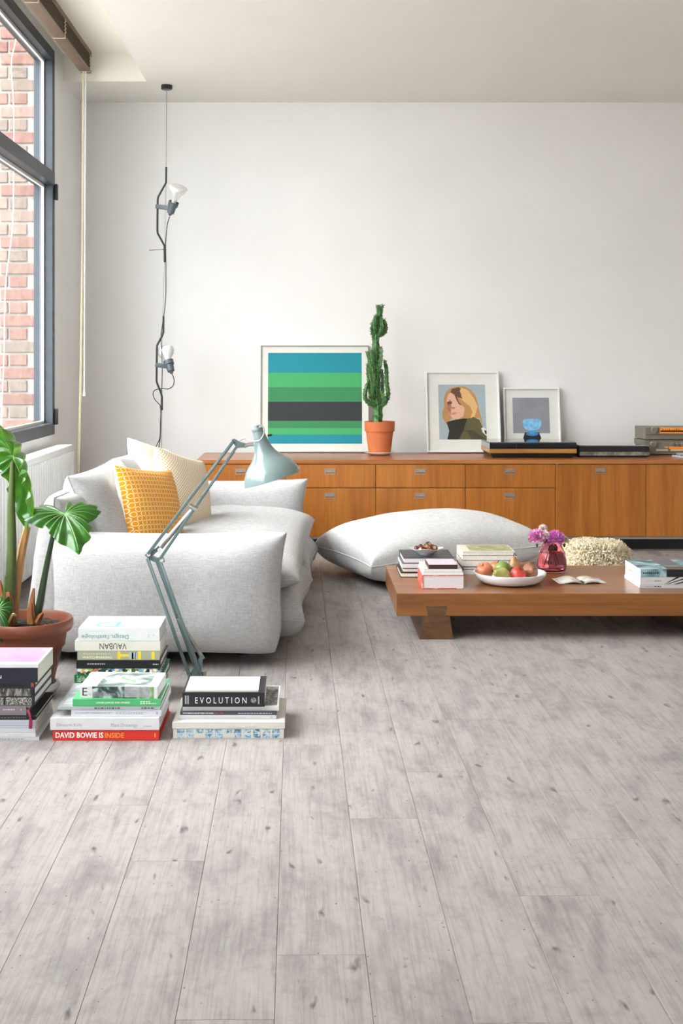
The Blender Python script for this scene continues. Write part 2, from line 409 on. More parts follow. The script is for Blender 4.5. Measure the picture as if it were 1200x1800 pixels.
for (a, b_) in ((WY0 + JW, YM - 0.03), (YM + 0.03, WY1 - JW)):
    wbox('transom', FX0, FX1 + 0.012, a, b_, ZT0, ZT1)
    for (z0, z1) in ((WZ0 + 0.065, ZT0), (ZT1, WZ1 - 0.06)):
        t = 0.016
        gasket = MB()
        gx0, gx1 = XL - 0.058, XL - 0.044
        gasket.box(gx0, gx1, b_ - t, b_, z0, z1); gasket.box(gx0, gx1, a, a + t, z0, z1)
        gasket.box(gx0, gx1, a + t, b_ - t, z0, z0 + t); gasket.box(gx0, gx1, a + t, b_ - t, z1 - t, z1)
        gasket.build('glazing_strip', M['white_paint'], win, off=WO)
        MB().box(XL - 0.056, XL - 0.050, a + 0.004, b_ - 0.004, z0 + 0.004, z1 - 0.004).build('pane', M['pane'], win, off=WO)
for z in (2.08, 0.80):
    hg = wbox('hinge', XL + 0.004, XL + 0.022, WY1 - 0.02, WY1 + 0.012, z - 0.045, z + 0.045, M['black'])
struct(MB().box(XL - 0.34, XL - 0.106, WY0, WY1 + 0.04, WZ0 - 0.06, WZ0 - 0.005, bev=0.004).build('window_sill', plain('stone_sill', (0.62, 0.61, 0.59), 0.8, 0.08, 20)))

# ================================================================== LARGE THINGS
# ---- sideboard
SY0, SY1 = 7.333, 7.93
def sx(px): return (px - HX) / 300.0
def sz(py): return EYE - (py - HY) / 300.0
SB = Vector((sx(345), SY0, 0))
sb = thing('sideboard', 'long low teak sideboard with rows of drawers against the white wall', 'sideboard', SB)
XA, XB = sx(345), sx(1294)
ZTOP = sz(808); ZB = sz(943.5)
MB().box(XA, XB, SY0 - 0.004, SY1, sz(815.5), ZTOP, bev=0.002).build('top_board', M['teaktop'], sb, off=SB)
MB().box(XA + 0.001, XA + 0.02, SY0, SY1, ZB, sz(815.5)).build('side_panel', M['teak'], sb, off=SB)
MB().box(XB - 0.02, XB - 0.001, SY0, SY1, ZB, sz(815.5)).build('side_panel', M['teak'], sb, off=SB)
MB().box(XA + 0.02, XB - 0.02, SY0 + 0.024, SY1, ZB, sz(815.5)).build('carcass', plain('dark_carcass', (0.05, 0.03, 0.015), 0.7), sb, off=SB)
MB().box(XA + 0.002, XB - 0.002, SY0 + 0.002, SY1 - 0.02, ZB - 0.014, ZB - 0.0005, bev=0.001).build('metal_rail', M['chrome'], sb, off=SB)
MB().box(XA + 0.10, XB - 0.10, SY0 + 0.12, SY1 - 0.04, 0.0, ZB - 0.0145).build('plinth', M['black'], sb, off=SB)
MB().tube([(XA - 0.022, SY0 + 0.03, sz(823)), (XA + 0.001, SY0 + 0.03, sz(823))], 0.008, 10).build('side_knob', M['black'], sb, off=SB)
def handle(cx, cz, par, tilt=0):
    w, h = 0.031, 0.0165
    m = MB()
    y = SY0 - 0.0025
    m.box(cx - w, cx + w, y, SY0 + 0.002, cz + h - 0.005, cz + h); m.box(cx - w, cx + w, y, SY0 + 0.002, cz - h, cz - h + 0.004)
    m.box(cx - w, cx - w + 0.004, y, SY0 + 0.002, cz - h + 0.004, cz + h - 0.005); m.box(cx + w - 0.004, cx + w, y, SY0 + 0.002, cz - h + 0.004, cz + h - 0.005)
    hp = m.build('handle', M['nickel'], par, off=SB)
    mm = MB().box(cx - w + 0.004, cx + w - 0.004, SY0 + 0.001, SY0 + 0.003, cz - h + 0.004, cz + h - 0.005)
    mm.build('recess_cup', M['nickel'], hp, off=SB)
    MB().box(cx - w * 0.84, cx + w * 0.84, SY0 - 0.0032, SY0 - 0.001, cz - 0.004, cz + h - 0.0055, bev=0.0006, seg=1).build('pull_flap', M['nickel'], hp, off=SB)
edges = [346, 502, 660, 818, 975.5, 1135, 1293.5]
for k in range(6):
    a, b_ = sx(edges[k] + 0.45), sx(edges[k + 1] - 0.45)
    cxp = (edges[k] + edges[k + 1]) / 2 - 1
    if k < 4:
        for (y0, y1, hy) in ((816.6, 857.0, 829), (858.0, 943.2, 871.5)):
            d = MB().box(a, b_, SY0, SY0 + 0.022, sz(y1), sz(y0), bev=0.0008, seg=1).build('drawer', M['teak'], sb, off=SB)
            handle(sx(cxp), sz(hy), d)
    else:
        d = MB().box(a, b_, SY0, SY0 + 0.022, sz(943.2), sz(816.6), bev=0.0008, seg=1).build('cabinet_door', M['teak'], sb, off=SB)
        handle(sx(cxp + 1), sz(828), d)
MB().tube([(sx(978.5), SY0 - 0.012, sz(815.6)), (sx(978.5), SY0 + 0.002, sz(815.6))], 0.005, 8).build('key', M['chrome'], sb, off=SB)

# ---- pillow geometry
def pillow(a, b, T, p=0.4, q=2.0, n=26, pinch=0.06, wr=0.0, seed=0, Tb=None, fr=5.0, bot=0.0):
    V = []; Fc = []; MI = []
    Tb = T if Tb is None else Tb
    idx = {}
    def pos(i, j, sgn):
        u = math.sin(PI / 2 * (2 * i / n - 1)); v = math.sin(PI / 2 * (2 * j / n - 1))
        h = (max(0, 1 - abs(u) ** q) * max(0, 1 - abs(v) ** q)) ** p
        x = a * u * (1 - pinch * (1 - v * v)); y = b * v * (1 - pinch * (1 - u * u))
        z = (T if sgn > 0 else -Tb) * h
        if bot and -v > 0.3: x *= 1 - bot * ((-v - 0.3) / 0.7) ** 2.2
        if wr and 0 < i < n and 0 < j < n:
            d = mnoise.noise(Vector((x * fr + seed, y * fr * 1.3, sgn * 7 + seed)))
            e = max(abs(u), abs(v)) ** 6
            f2 = mnoise.noise(Vector((math.atan2(v, u) * 7 + seed, 3.3, seed)))
            z += sgn * (wr * d + wr * 1.2 * e * f2) * (h ** 0.4)
        return (x, y, z)
    for i in range(n + 1):
        for j in range(n + 1):
            edge = i in (0, n) or j in (0, n)
            idx[(i, j, 1)] = len(V); V.append(pos(i, j, 1))
            if edge: idx[(i, j, -1)] = idx[(i, j, 1)]
            else: idx[(i, j, -1)] = len(V); V.append(pos(i, j, -1))
    for s in (1, -1):
        for i in range(n):
            for j in range(n):
                q4 = [idx[(i, j, s)], idx[(i + 1, j, s)], idx[(i + 1, j + 1, s)], idx[(i, j + 1, s)]]
                if s < 0: q4.reverse()
                Fc.append(tuple(q4)); MI.append(0 if s > 0 else 1)
    return V, Fc, MI
def frame_matrix(o, x, y=None, z=None):
    x = Vector(x).normalized()
    if z is None: z = x.cross(Vector(y)).normalized(); y = z.cross(x)
    else:
        z = Vector(z); z = (z - x * z.dot(x)).normalized(); y = z.cross(x)
    m = Matrix(((x[0], y[0], z[0], o[0]), (x[1], y[1], z[1], o[1]), (x[2], y[2], z[2], o[2]), (0, 0, 0, 1)))
    return m
def seam_tube(a, b, pinch, r, Mx=None, n=26, bot=0.0):
    ring = []
    side = [math.sin(PI / 2 * (2 * i / n - 1)) for i in range(n)]
    for u, v in [(t, -1) for t in side] + [(1, t) for t in side] + [(-t, 1) for t in side] + [(-1, -t) for t in side]:
        k_ = 1 - bot * ((-v - 0.3) / 0.7) ** 2.2 if bot and -v > 0.3 else 1
        ring.append(Vector((k_ * a * u * (1 - pinch * (1 - v * v)), b * v * (1 - pinch * (1 - u * u)), 0)))
    ring.append(ring[0].copy())
    return MB().tube([Mx @ p for p in ring] if Mx is not None else ring, r, 6, cap=False)
def put_pillow(name, mats, parent, off, Mx, *args, two=False, **kw):
    V, Fc, MI = pillow(*args, **kw)
    mb = MB(); mb.add(V, Fc, 0, Mx)
    if two: mb.m = MI
    o = mb.build(name, mats, parent, off=off, smooth=True, angle=180)
    seam_tube(args[0], args[1], kw.get('pinch', 0.06), 0.0035, Mx, bot=kw.get('bot', 0.0)).build('seam', mats, o, off=off, smooth=True, angle=180)
    return o

# ---- sofa
SO = Vector((-0.55, 5.65, 0))
sofa = thing('sofa', 'plump pale grey linen sofa with pillow-like arms standing beside the radiator', 'sofa', SO)
LN = M['linen']
AX = Vector((0.036, 1, 0)).normalized()        # sofa's long direction
AR = Vector((1, -0.036, 0))
def so(x, y, z):                                # sofa coordinates: x across (0 = front), y from the near arm, z up
    return Vector((-0.085, 4.60, 0)) + AR * x + AX * y + Vector((0, 0, z))
ARMB = 0.10
# arms: upright square pillows
put_pillow('armrest', LN, sofa, SO, frame_matrix(so(-0.432, 0.03, 0.256), AR, z=-AX), 0.438, 0.220, 0.165, p=0.24, q=3.4, pinch=0.055, wr=0.006, bot=ARMB, seed=2, n=30)
put_pillow('armrest', LN, sofa, SO, frame_matrix(so(-0.440, 2.10, 0.262), AR, z=-AX), 0.450, 0.222, 0.150, p=0.24, q=3.4, pinch=0.065, wr=0.006, bot=ARMB, seed=5, n=30)
# outer back
put_pillow('back_panel', LN, sofa, SO, frame_matrix(so(-0.868, 1.08, 0.320), AX, z=AR + Vector((0, 0, -0.12))), 1.16, 0.295, 0.115, p=0.28, q=3.0, pinch=0.025, wr=0.006, seed=8, n=34)
# back cushions
for k, yy in enumerate((0.60, 1.50)):
    put_pillow('back_cushion', LN, sofa, SO, frame_matrix(so(-0.755, yy, 0.47), AX, z=AR + Vector((0, 0, 0.40))), 0.46, 0.215, 0.115, p=0.36, q=2.4, pinch=0.05, wr=0.012, seed=11 + k, n=28)
# base with pleated corners, seat
for k, yy in enumerate((0.60, 1.52)):
    put_pillow('base_cushion', LN, sofa, SO, frame_matrix(so(-0.355, yy, 0.125), AR, z=(0, 0, 1)), 0.425, 0.46, 0.16, p=0.30, q=2.6, pinch=0.07, wr=0.022, seed=21 + 5 * k, n=34, fr=9, Tb=0.115)
put_pillow('seat_cushion', LN, sofa, SO, frame_matrix(so(-0.36, 1.06, 0.282), AR, z=(0, 0, 1)), 0.41, 0.93, 0.125, p=0.34, q=2.4, pinch=0.03, wr=0.014, seed=23, n=34, Tb=0.10)
for (xx, yy) in ((-0.12, 0.16), (-0.75, 0.16), (-0.12, 2.0), (-0.75, 2.0)):
    c = so(xx - 0.05, yy, 0)
    MB().tube([c, c + Vector((0, 0, 0.05))], 0.03, 12).build('foot', M['black'], sofa, off=SO)

# ---- loose cushions on the sofa
def mat_yellow():
    m, nt, b = nodes('orange_ring_print')
    L = nt.links.new
    mp = coords(nt, (38, 38, 0.0)); mpn = mp.node; mpn.inputs['Rotation'].default_value = (0, 0, PI / 4)
    vo = N(nt, 'ShaderNodeTexVoronoi', Scale=1.0, Randomness=0.0); vo.voronoi_dimensions = '2D'; L(mp, vo.inputs['Vector'])
    r = ramp(nt, vo.outputs['Distance'], [(0.0, srgb(226, 146, 8)), (0.31, srgb(226, 146, 8)), (0.35, srgb(230, 212, 172)), (0.43, srgb(230, 212, 172)), (0.47, srgb(216, 140, 14)), (1.0, srgb(216, 140, 14))])
    L(r.outputs[0], b.inputs['Base Color']); b.inputs['Roughness'].default_value = 0.85; b.inputs['Specular IOR Level'].default_value = 0.2
    return m
def mat_dots():
    m, nt, b = nodes('beige_dotted_cotton')
    L = nt.links.new
    mp = coords(nt, (95, 95, 0.0)); mp.node.inputs['Rotation'].default_value = (0, 0, PI / 4)
    vo = N(nt, 'ShaderNodeTexVoronoi', Scale=1.0, Randomness=0.0); vo.voronoi_dimensions = '2D'; L(mp, vo.inputs['Vector'])
    r = ramp(nt, vo.outputs['Distance'], [(0.0, srgb(196, 160, 118)), (0.26, srgb(200, 166, 124)), (0.34, srgb(238, 226, 202)), (1.0, srgb(240, 228, 206))])
    L(r.outputs[0], b.inputs['Base Color']); b.inputs['Roughness'].default_value = 0.9
    return m
def cushion(name, label, c, xdir, zdir, a, b_, T, mats, seed, **kw):
    root_m = frame_matrix(c, xdir, z=zdir)
    V, Fc, MI = pillow(a, b_, T, p=0.42, q=2.2, n=26, pinch=0.07, wr=0.008, seed=seed)
    mb = MB(); mb.add(V, Fc); mb.m = MI
    o = mb.build(name, mats, smooth=True, angle=180); o.matrix_world = root_m
    return tag(o, label, 'cushion')
MY = mat_yellow(); MD = mat_dots()
cushion('cushion', 'yellow-orange ring-patterned cushion with cream back leaning on the sofa backrest', so(-0.575, 0.52, 0.490), (0.47, 0.86, -0.12), (0.84, -0.48, 0.30), 0.195, 0.19, 0.07, [MY, M['cream']], 31)
cushion('cushion', 'beige finely dotted cushion behind the yellow-orange patterned cushion', so(-0.505, 0.97, 0.495), (0.42, 0.88, -0.22), (0.86, -0.42, 0.22), 0.21, 0.21, 0.08, [MD, M['cream']], 33)
cushion('cushion', 'plain cream-white cushion at the back, topmost of the sofa cushions', so(-0.665, 1.33, 0.525), (0.35, 0.93, -0.20), (0.88, -0.35, 0.40), 0.21, 0.21, 0.075, [M['cream'], M['cream']], 35)

# ---- floor pillow
pf = Vector((0.62, 6.48, 0.160))
fx = (Vector((0.33, 6.06, 0)) - Vector((0.067, 6.74, 0))); fy = (Vector((1.12, 6.57, 0)) - Vector((0.33, 6.06, 0)))
V, Fc, MI = pillow(0.375, 0.485, 0.175, p=0.31, q=2.4, n=36, pinch=0.06, wr=0.008, seed=41, Tb=0.155)
mb = MB(); mb.add(V, Fc)
LNW = linen('white_linen', srgb(180, 179, 178), srgb(216, 215, 213))
pil = mb.build('floor_cushion', LNW, smooth=True, angle=180)
pil.matrix_world = frame_matrix(pf, fx, z=(-0.05, -0.02, 1))
seam_tube(0.375, 0.485, 0.06, 0.0035).build('seam', LNW, pil, smooth=True, angle=180)
tag(pil, 'large puffy off-white linen floor cushion between sofa and coffee table', 'cushion')

# ---- coffee table
TY0, TY1 = 5.0, 5.70
def tx(px): return (px - HX) / 440.0
def tz(py): return EYE - (py - HY) / 440.0
TO = Vector((tx(697), TY0, 0)); TT = 0.1832
TX1 = 1.78
ct = thing('coffee_table', 'low thick-topped brown wooden coffee table with dovetailed beam legs', 'table', TO)
MB().box(TO.x, TX1, TY0, TY1, tz(1083), TT, bev=0.003).build('tabletop', M['tablew'], ct, off=TO)
zb = tz(1083)
for (cx) in (tx(767), TX1 - (tx(767) - TO.x)):
    w0, w1, w2, w3 = 0.068, 0.053, 0.035, 0.042
    m = MB()
    m.prism([(cx - w0, 0), (cx + w0, 0), (cx + w1, zb - 0.0005), (cx - w1, zb - 0.0005)], 'y', TY0 + 0.001, TY1 - 0.001)
    leg = m.build('leg', M['legw'], ct, off=TO)
    m = MB()
    m.prism([(cx - w2, zb), (cx + w2, zb), (cx + w3, zb + 0.040), (cx - w3, zb + 0.040)], 'y', TY0 - 0.0012, TY0 + 0.02)
    m.build('dovetail', M['legw'], leg, off=TO)

# ---- radiator
RX, RZ0, RZ1, RYA, RYB = -1.315, 0.085, 0.635, 4.75, 7.02
ro = Vector((RX, RYB, 0))
rad = thing('radiator', 'white ribbed panel radiator under the window behind the sofa', 'radiator', ro)
MB().box(RX - 0.085, RX - 0.006, RYA, RYB, RZ0, RZ1, bev=0.006).build('panel', M['white_gloss'], rad, off=ro)
MB().box(RX - 0.088, RX - 0.001, RYA - 0.003, RYB + 0.003, RZ1 + 0.0005, RZ1 + 0.014, bev=0.003).build('top_grille', M['white_gloss'], rad, off=ro)
nr = 42; rib_me = None
for k in range(nr):
    y = RYA + 0.02 + (RYB - RYA - 0.04) * k / (nr - 1)
    if rib_me is None:
        o = MB().box(-0.006, 0.010, -0.014, 0.014, -(RZ1 - RZ0) / 2 + 0.02, (RZ1 - RZ0) / 2 - 0.02, bev=0.0045).build('rib', M['white_gloss'], rad); rib_me = o.data
    else:
        o = bpy.data.objects.new('rib', rib_me); COL.objects.link(o); o.parent = rad
    o.location = Vector((RX, y, (RZ0 + RZ1) / 2)) - ro
for y in (RYA + 0.3, RYB - 0.3):
    MB().box(RX - 0.127, RX - 0.086, y - 0.02, y + 0.02, 0.25, 0.45).build('bracket', M['white_gloss'], rad, off=ro)
    MB().box(RX - 0.07, RX - 0.03, y - 0.015, y + 0.015, 0, RZ0 + 0.002).build('foot', M['white_gloss'], rad, off=ro)

# ---- venetian blind, gathered up in the recess
bo = Vector((-1.30, 7.36, 2.935))
bl = thing('venetian_blind', 'brown wooden venetian blind pulled up above the window', 'blind', bo)
MBr = wood('blind_wood', srgb(96, 76, 60), srgb(122, 98, 78), srgb(140, 116, 94), (14, 1, 14), rough=0.5)
BY0, BY1 = 1.9, 7.36
MB().box(-1.328, -1.268, BY0, BY1, 2.905, 2.935).build('head_rail', MBr, bl, off=bo)
MB().box(-1.330, -1.270, BY0, BY1, 2.808, 2.828, bev=0.004).build('bottom_rail', MBr, bl, off=bo)
sl_me = None
for k in range(9):
    if sl_me is None:
        o = MB().box(-0.026, 0.026, BY0 - bo.y, 0, -0.0015, 0.0015).build('slat', plain('dark_slat', srgb(78, 62, 38), 0.5), bl); sl_me = o.data
    else:
        o = bpy.data.objects.new('slat', sl_me); COL.objects.link(o); o.parent = bl
    o.location = (0.001, -0.004, 2.835 + k * 0.008 - bo.z)
for y in (7.30, 6.55, 5.9, 5.2, 4.3, 3.2, 2.2):
    m = MB()
    m.tube([(-1.267, y, 2.905)] + [(-1.267 + (0.003 if q % 2 else -0.001), y + (0.004 if q % 2 else -0.004), 2.905 - 0.077 * q / 8) for q in range(1, 9)], 0.003, 5)
    m.tube([(-1.266, y, 2.826), (-1.267, y, 2.805), (-1.30, y, 2.805), (-1.333, y, 2.806)], 0.0022, 5)
    m.build('ladder_cord', M['beige'], bl, off=bo, smooth=True)
for (xs, m_, r, nm) in (([(145.5, 112), (144, 400), (141, 640), (138.5, 770), (137, 850), (135, 920)], M['beige'], 0.004, 'pull_cord'), ([(147, 112), (145.5, 400), (143, 640), (140.5, 770), (138, 880), (136, 930)], M['beige'], 0.003, 'pull_cord'),
                       ([(150.5, 108), (149, 400), (148, 690)], plain('clear_wand', (0.8, 0.8, 0.8), 0.3), 0.005, 'tilt_wand')):
    pts = smooth_path([P(x, y, 7.30) for x, y in xs])
    o = MB().tube(pts, r, 6).build(nm, m_, bl, off=bo, smooth=True)
    if nm == 'tilt_wand':
        MB().tube([pts[-1] + Vector((0, 0, 0.01)), pts[-1] - Vector((0, 0, 0.02))], [0.006, 0.009], 8).build('wand_tip', M['white_gloss'], o, off=bo)

# ================================================================== SMALLER THINGS
# ---- lettering (flat print on real surfaces)
def text_mesh(txt):
    cu = bpy.data.curves.new('lettering', 'FONT'); cu.body = txt; cu.size = 1.0; cu.resolution_u = 2
    if txt.startswith(('DAVID', 'INSIDE', 'PHOTO', 'LOUISE')): cu.offset = 0.022
    ob = bpy.data.objects.new('lettering', cu); COL.objects.link(ob)
    dg = bpy.context.evaluated_depsgraph_get(); dg.update()
    me = bpy.data.meshes.new_from_object(ob.evaluated_get(dg))
    COL.objects.unlink(ob); bpy.data.objects.remove(ob); bpy.data.curves.remove(cu)
    return me
def lettering(txt, x0, x1, z0, z1, y, mat, parent, flip=False, top=False, stroke=0.0, name='lettering'):
    # on a face looking to -Y (top=False: x, z box) or to +Z (top=True: x, y box at height y)
    me = text_mesh(txt)
    xs = [v.co.x for v in me.vertices]; ys = [v.co.y for v in me.vertices]
    if not xs: return None
    ax, bx, ay, by = min(xs), max(xs), min(ys), max(ys)
    for v in me.vertices:
        u = (v.co.x - ax) / (bx - ax); w = (v.co.y - ay) / (by - ay)
        if flip: u, w = 1 - u, 1 - w
        X = x0 + u * (x1 - x0); Z = z0 + w * (z1 - z0)
        v.co = (X, Z, y) if top else (X, y, Z)
    me.materials.clear(); me.materials.append(mat)
    o = bpy.data.objects.new(name, me); COL.objects.link(o); o.parent = parent
    return o

INK = {}
def ink(r, g, b_):
    k = (r, g, b_)
    if k not in INK: INK[k] = plain('ink_%d_%d_%d' % k, srgb(r, g, b_), 0.6, 0.05, 80)
    return INK[k]

# ---- books
def book(label, xl, xr, yf, z0, th, dep, cover, rz=0.0, pages=None, hard=True, fore=False, group=None, texts=(), bars=(), rects=(), toprects=(), toptexts=(), disc=None, tilt=0.0):
    """xl..xr: world x of the face turned to the camera at depth yf; texts: (string, u0, u1, w0, w1, rgb, flip) in fractions of that face"""
    w = xr - xl; h = w / 2
    r = thing('book', label, 'book', (xl + h, yf, z0), rz, group)
    pages = pages or M['paperwhite']
    ct_ = min(0.0028, th * 0.16) if hard else min(0.0009, th * 0.12)
    ins = 0.004 if hard else 0.0006
    th -= 0.0004
    c = MB()
    ys = 0.0
    if not fore:
        c.box(-h, h, 0, dep, 0, ct_, bev=ct_ * 0.3, seg=1); c.box(-h, h, 0, dep, th - ct_, th, bev=ct_ * 0.3, seg=1)
        c.box(-h, h, 0, ct_ * 1.3, ct_, th - ct_)
    else:
        c.box(-h, h, 0, dep, 0, ct_, bev=ct_ * 0.3, seg=1); c.box(-h, h, 0, dep, th - ct_, th, bev=ct_ * 0.3, seg=1)
        c.box(-h, -h + ct_ * 1.3, 0, dep, ct_, th - ct_) if fore == 'left' else c.box(-h, h, dep - ct_ * 1.3, dep, ct_, th - ct_)
    c.build('cover', [cover], r)
    p = MB()
    if not fore: p.box(-h + ins, h - ins, ct_ * 1.3 + 0.0002, dep - ins, ct_ + 0.0002, th - ct_ - 0.0002)
    elif fore == 'left': p.box(-h + ct_ * 1.3 + 0.0002, h - ins, ins * 0.5, dep - ins, ct_ + 0.0002, th - ct_ - 0.0002)
    else: p.box(-h + ins, h - ins, ins * 0.5, dep - ct_ * 1.3 - 0.0002, ct_ + 0.0002, th - ct_ - 0.0002)
    p.build('pages', pages, r)
    e = -0.0004
    for (t, u0, u1, w0, w1, rgb, flip) in texts:
        lettering(t, -h + w * u0, -h + w * u1, th * w0, th * w1, e, ink(*rgb), r, flip)
    if bars or rects:
        by_m = {}
        for (u0, u1, w0, w1, m_) in rects: by_m.setdefault(m_ if not isinstance(m_, tuple) else ink(*m_), []).append((u0, u1, w0, w1))
        for mt, L_ in by_m.items():
            m = MB()
            for (u0, u1, w0, w1) in L_:
                m.add([(-h + w * u0, e + 0.0002, th * w0), (-h + w * u1, e + 0.0002, th * w0), (-h + w * u1, e + 0.0002, th * w1), (-h + w * u0, e + 0.0002, th * w1)], [(0, 1, 2, 3)])
            m.build('spine_print', mt, r)
        if bars:
            m = MB()
            for (u0, u1, w0, w1, rgb) in bars:      # unreadably small print: a row of word-length dashes
                rg = random.Random(int(u0 * 1000)); u = u0
                while u < u1:
                    d = rg.uniform(0.012, 0.03)
                    m.add([(-h + w * u, e, th * w0), (-h + w * min(u + d, u1), e, th * w0), (-h + w * min(u + d, u1), e, th * w1), (-h + w * u, e, th * w1)], [(0, 1, 2, 3)])
                    u += d + 0.008
            m.build('small_print', ink(*bars[0][4]), r)
    zt = th + 0.0003
    for (u0, u1, v0, v1, m_) in toprects:
        mt = ink(*m_) if isinstance(m_, tuple) else m_
        MB().add([(-h + w * u0, dep * v0, zt), (-h + w * u1, dep * v0, zt), (-h + w * u1, dep * v1, zt), (-h + w * u0, dep * v1, zt)], [(0, 1, 2, 3)]).build('cover_print', mt, r)
        zt += 0.0001
    for (t, u0, u1, v0, v1, rgb, flip) in toptexts:
        lettering(t, -h + w * u0, -h + w * u1, dep * v0, dep * v1, zt + 0.0001, ink(*rgb), r, flip, top=True)
    if disc:
        MB().add([(-h + w * disc[0] + disc[2] * th * math.cos(k * PI / 9), e, th * disc[1] + disc[2] * th * math.sin(k * PI / 9)) for k in range(18)], [tuple(range(18))]).build('round_emblem', SPECK, r)
    if tilt: r.rotation_euler = (tilt, 0, rz)
    return r

def cover(name, r, g, b_, rough=0.4, var=0.04): return plain(name, srgb(r, g, b_), rough, var, 25)
def multi(name, stops, scale=40, rough=0.4, kind='noise', stretch=(1, 1, 1), detail=4.0):
    m, nt, b = nodes(name)
    if kind == 'vor':
        t = N(nt, 'ShaderNodeTexVoronoi', Scale=scale); nt.links.new(coords(nt, stretch), t.inputs['Vector'])
        sp = N(nt, 'ShaderNodeSeparateColor'); nt.links.new(t.outputs['Color'], sp.inputs[0]); o = sp.outputs[0]
        r = ramp(nt, o, stops, 'CONSTANT')
    else:
        t = N(nt, 'ShaderNodeTexNoise', Scale=scale, Detail=detail, Distortion=0.8); nt.links.new(coords(nt, stretch), t.inputs['Vector']); o = t.outputs[0]
        r = ramp(nt, o, stops)
    nt.links.new(r.outputs[0], b.inputs['Base Color']); b.inputs['Roughness'].default_value = rough
    return m
CW = cover('white_cover', 218, 218, 219); CWB = cover('cool_white_cover', 208, 210, 217); CI = cover('ivory_cover', 218, 215, 204)
CBK = cover('black_cover', 24, 25, 30); CNV = cover('midnight_cover', 30, 34, 46); CGR = cover('grey_cover', 170, 174, 178)
CRED = cover('red_cover', 214, 44, 34, 0.4); CGREEN = cover('green_cover', 78, 178, 112); CDGR = cover('dark_green_cover', 26, 122, 66)
COLV = cover('olive_cover', 164, 164, 140); CPUR = cover('mauve_cloth_cover', 132, 122, 128, 0.8); CCRE = cover('cream_cover', 226, 218, 196); CTAU = cover('dark_taupe_cover', 96, 88, 70); CBRN = cover('dark_brown_cover', 62, 40, 32)
FLOR = multi('botanical_photo', [(0.30, srgb(38, 62, 52)), (0.42, srgb(96, 118, 110)), (0.52, srgb(150, 160, 158)), (0.6, srgb(198, 214, 212)), (0.7, srgb(120, 160, 96))], 16, detail=3)
FLORD = multi('botanical_photo_dark', [(0.35, srgb(20, 34, 34)), (0.47, srgb(60, 90, 84)), (0.58, srgb(200, 216, 214)), (0.72, srgb(90, 140, 80))], 24, detail=3)
SPARK = multi('colourful_jacket', [(0.0, srgb(40, 96, 60)), (0.2, srgb(120, 160, 214)), (0.4, srgb(238, 232, 220)), (0.55, srgb(226, 190, 60)), (0.68, srgb(34, 40, 44)), (0.82, srgb(196, 110, 60)), (0.92, srgb(150, 196, 120))], 90, kind='vor', stretch=(1, 1, 1.4))
STONE = multi('stone_relief_photo', [(0.35, srgb(26, 26, 26)), (0.5, srgb(92, 90, 86)), (0.65, srgb(158, 156, 150))], 60, stretch=(2.2, 1, 0.6))
SPECK = multi('speckled_photo', [(0.42, srgb(24, 24, 24)), (0.5, srgb(110, 108, 104)), (0.6, srgb(190, 188, 182))], 260)
BLUEP = multi('blue_photo', [(0.3, srgb(26, 44, 70)), (0.45, srgb(120, 164, 190)), (0.6, srgb(206, 224, 232)), (0.75, srgb(60, 70, 84))], 75)
GREYP = multi('grey_cover_photo', [(0.35, srgb(120, 134, 140)), (0.6, srgb(206, 212, 214))], 14)
ICE = multi('glacier_photo', [(0.3, srgb(32, 52, 58)), (0.45, srgb(86, 128, 138)), (0.58, srgb(160, 190, 196)), (0.72, srgb(220, 228, 226))], 14, stretch=(1, 1.6, 1))
MAPP = multi('olive_map_photo', [(0.35, srgb(116, 118, 78)), (0.55, srgb(168, 168, 116)), (0.7, srgb(196, 190, 150))], 22)
PINKC = multi('pink_gradient_cover', [(0.3, srgb(192, 128, 170)), (0.6, srgb(206, 158, 192))], 5)
CORAL = multi('coral_jacket', [(0.4, srgb(222, 70, 58)), (0.56, srgb(232, 110, 96)), (0.64, srgb(248, 226, 220))], 26)

def fx_(px, Y): return (px - HX) * Y / F
def stack(Y0, base_y, rows):
    """rows from the floor up: dict(px0, px1, y_top(px), dy(depth shift) ...)"""
    z = 0.0
    for rw in rows:
        yy = Y0 + rw.get('dy', 0)
        zt = EYE - (rw['top'] - HY) * yy / F
        th = max(0.006, zt - z)
        kw = {k: v for k, v in rw.items() if k in ('pages', 'hard', 'texts', 'bars', 'rects', 'toprects', 'toptexts', 'rz', 'fore', 'disc')}
        book(rw['label'], fx_(rw['px'][0], yy), fx_(rw['px'][1], yy), yy, z + 0.0002, th, rw['dep'], rw['cover'], **kw)
        z += th
    return z

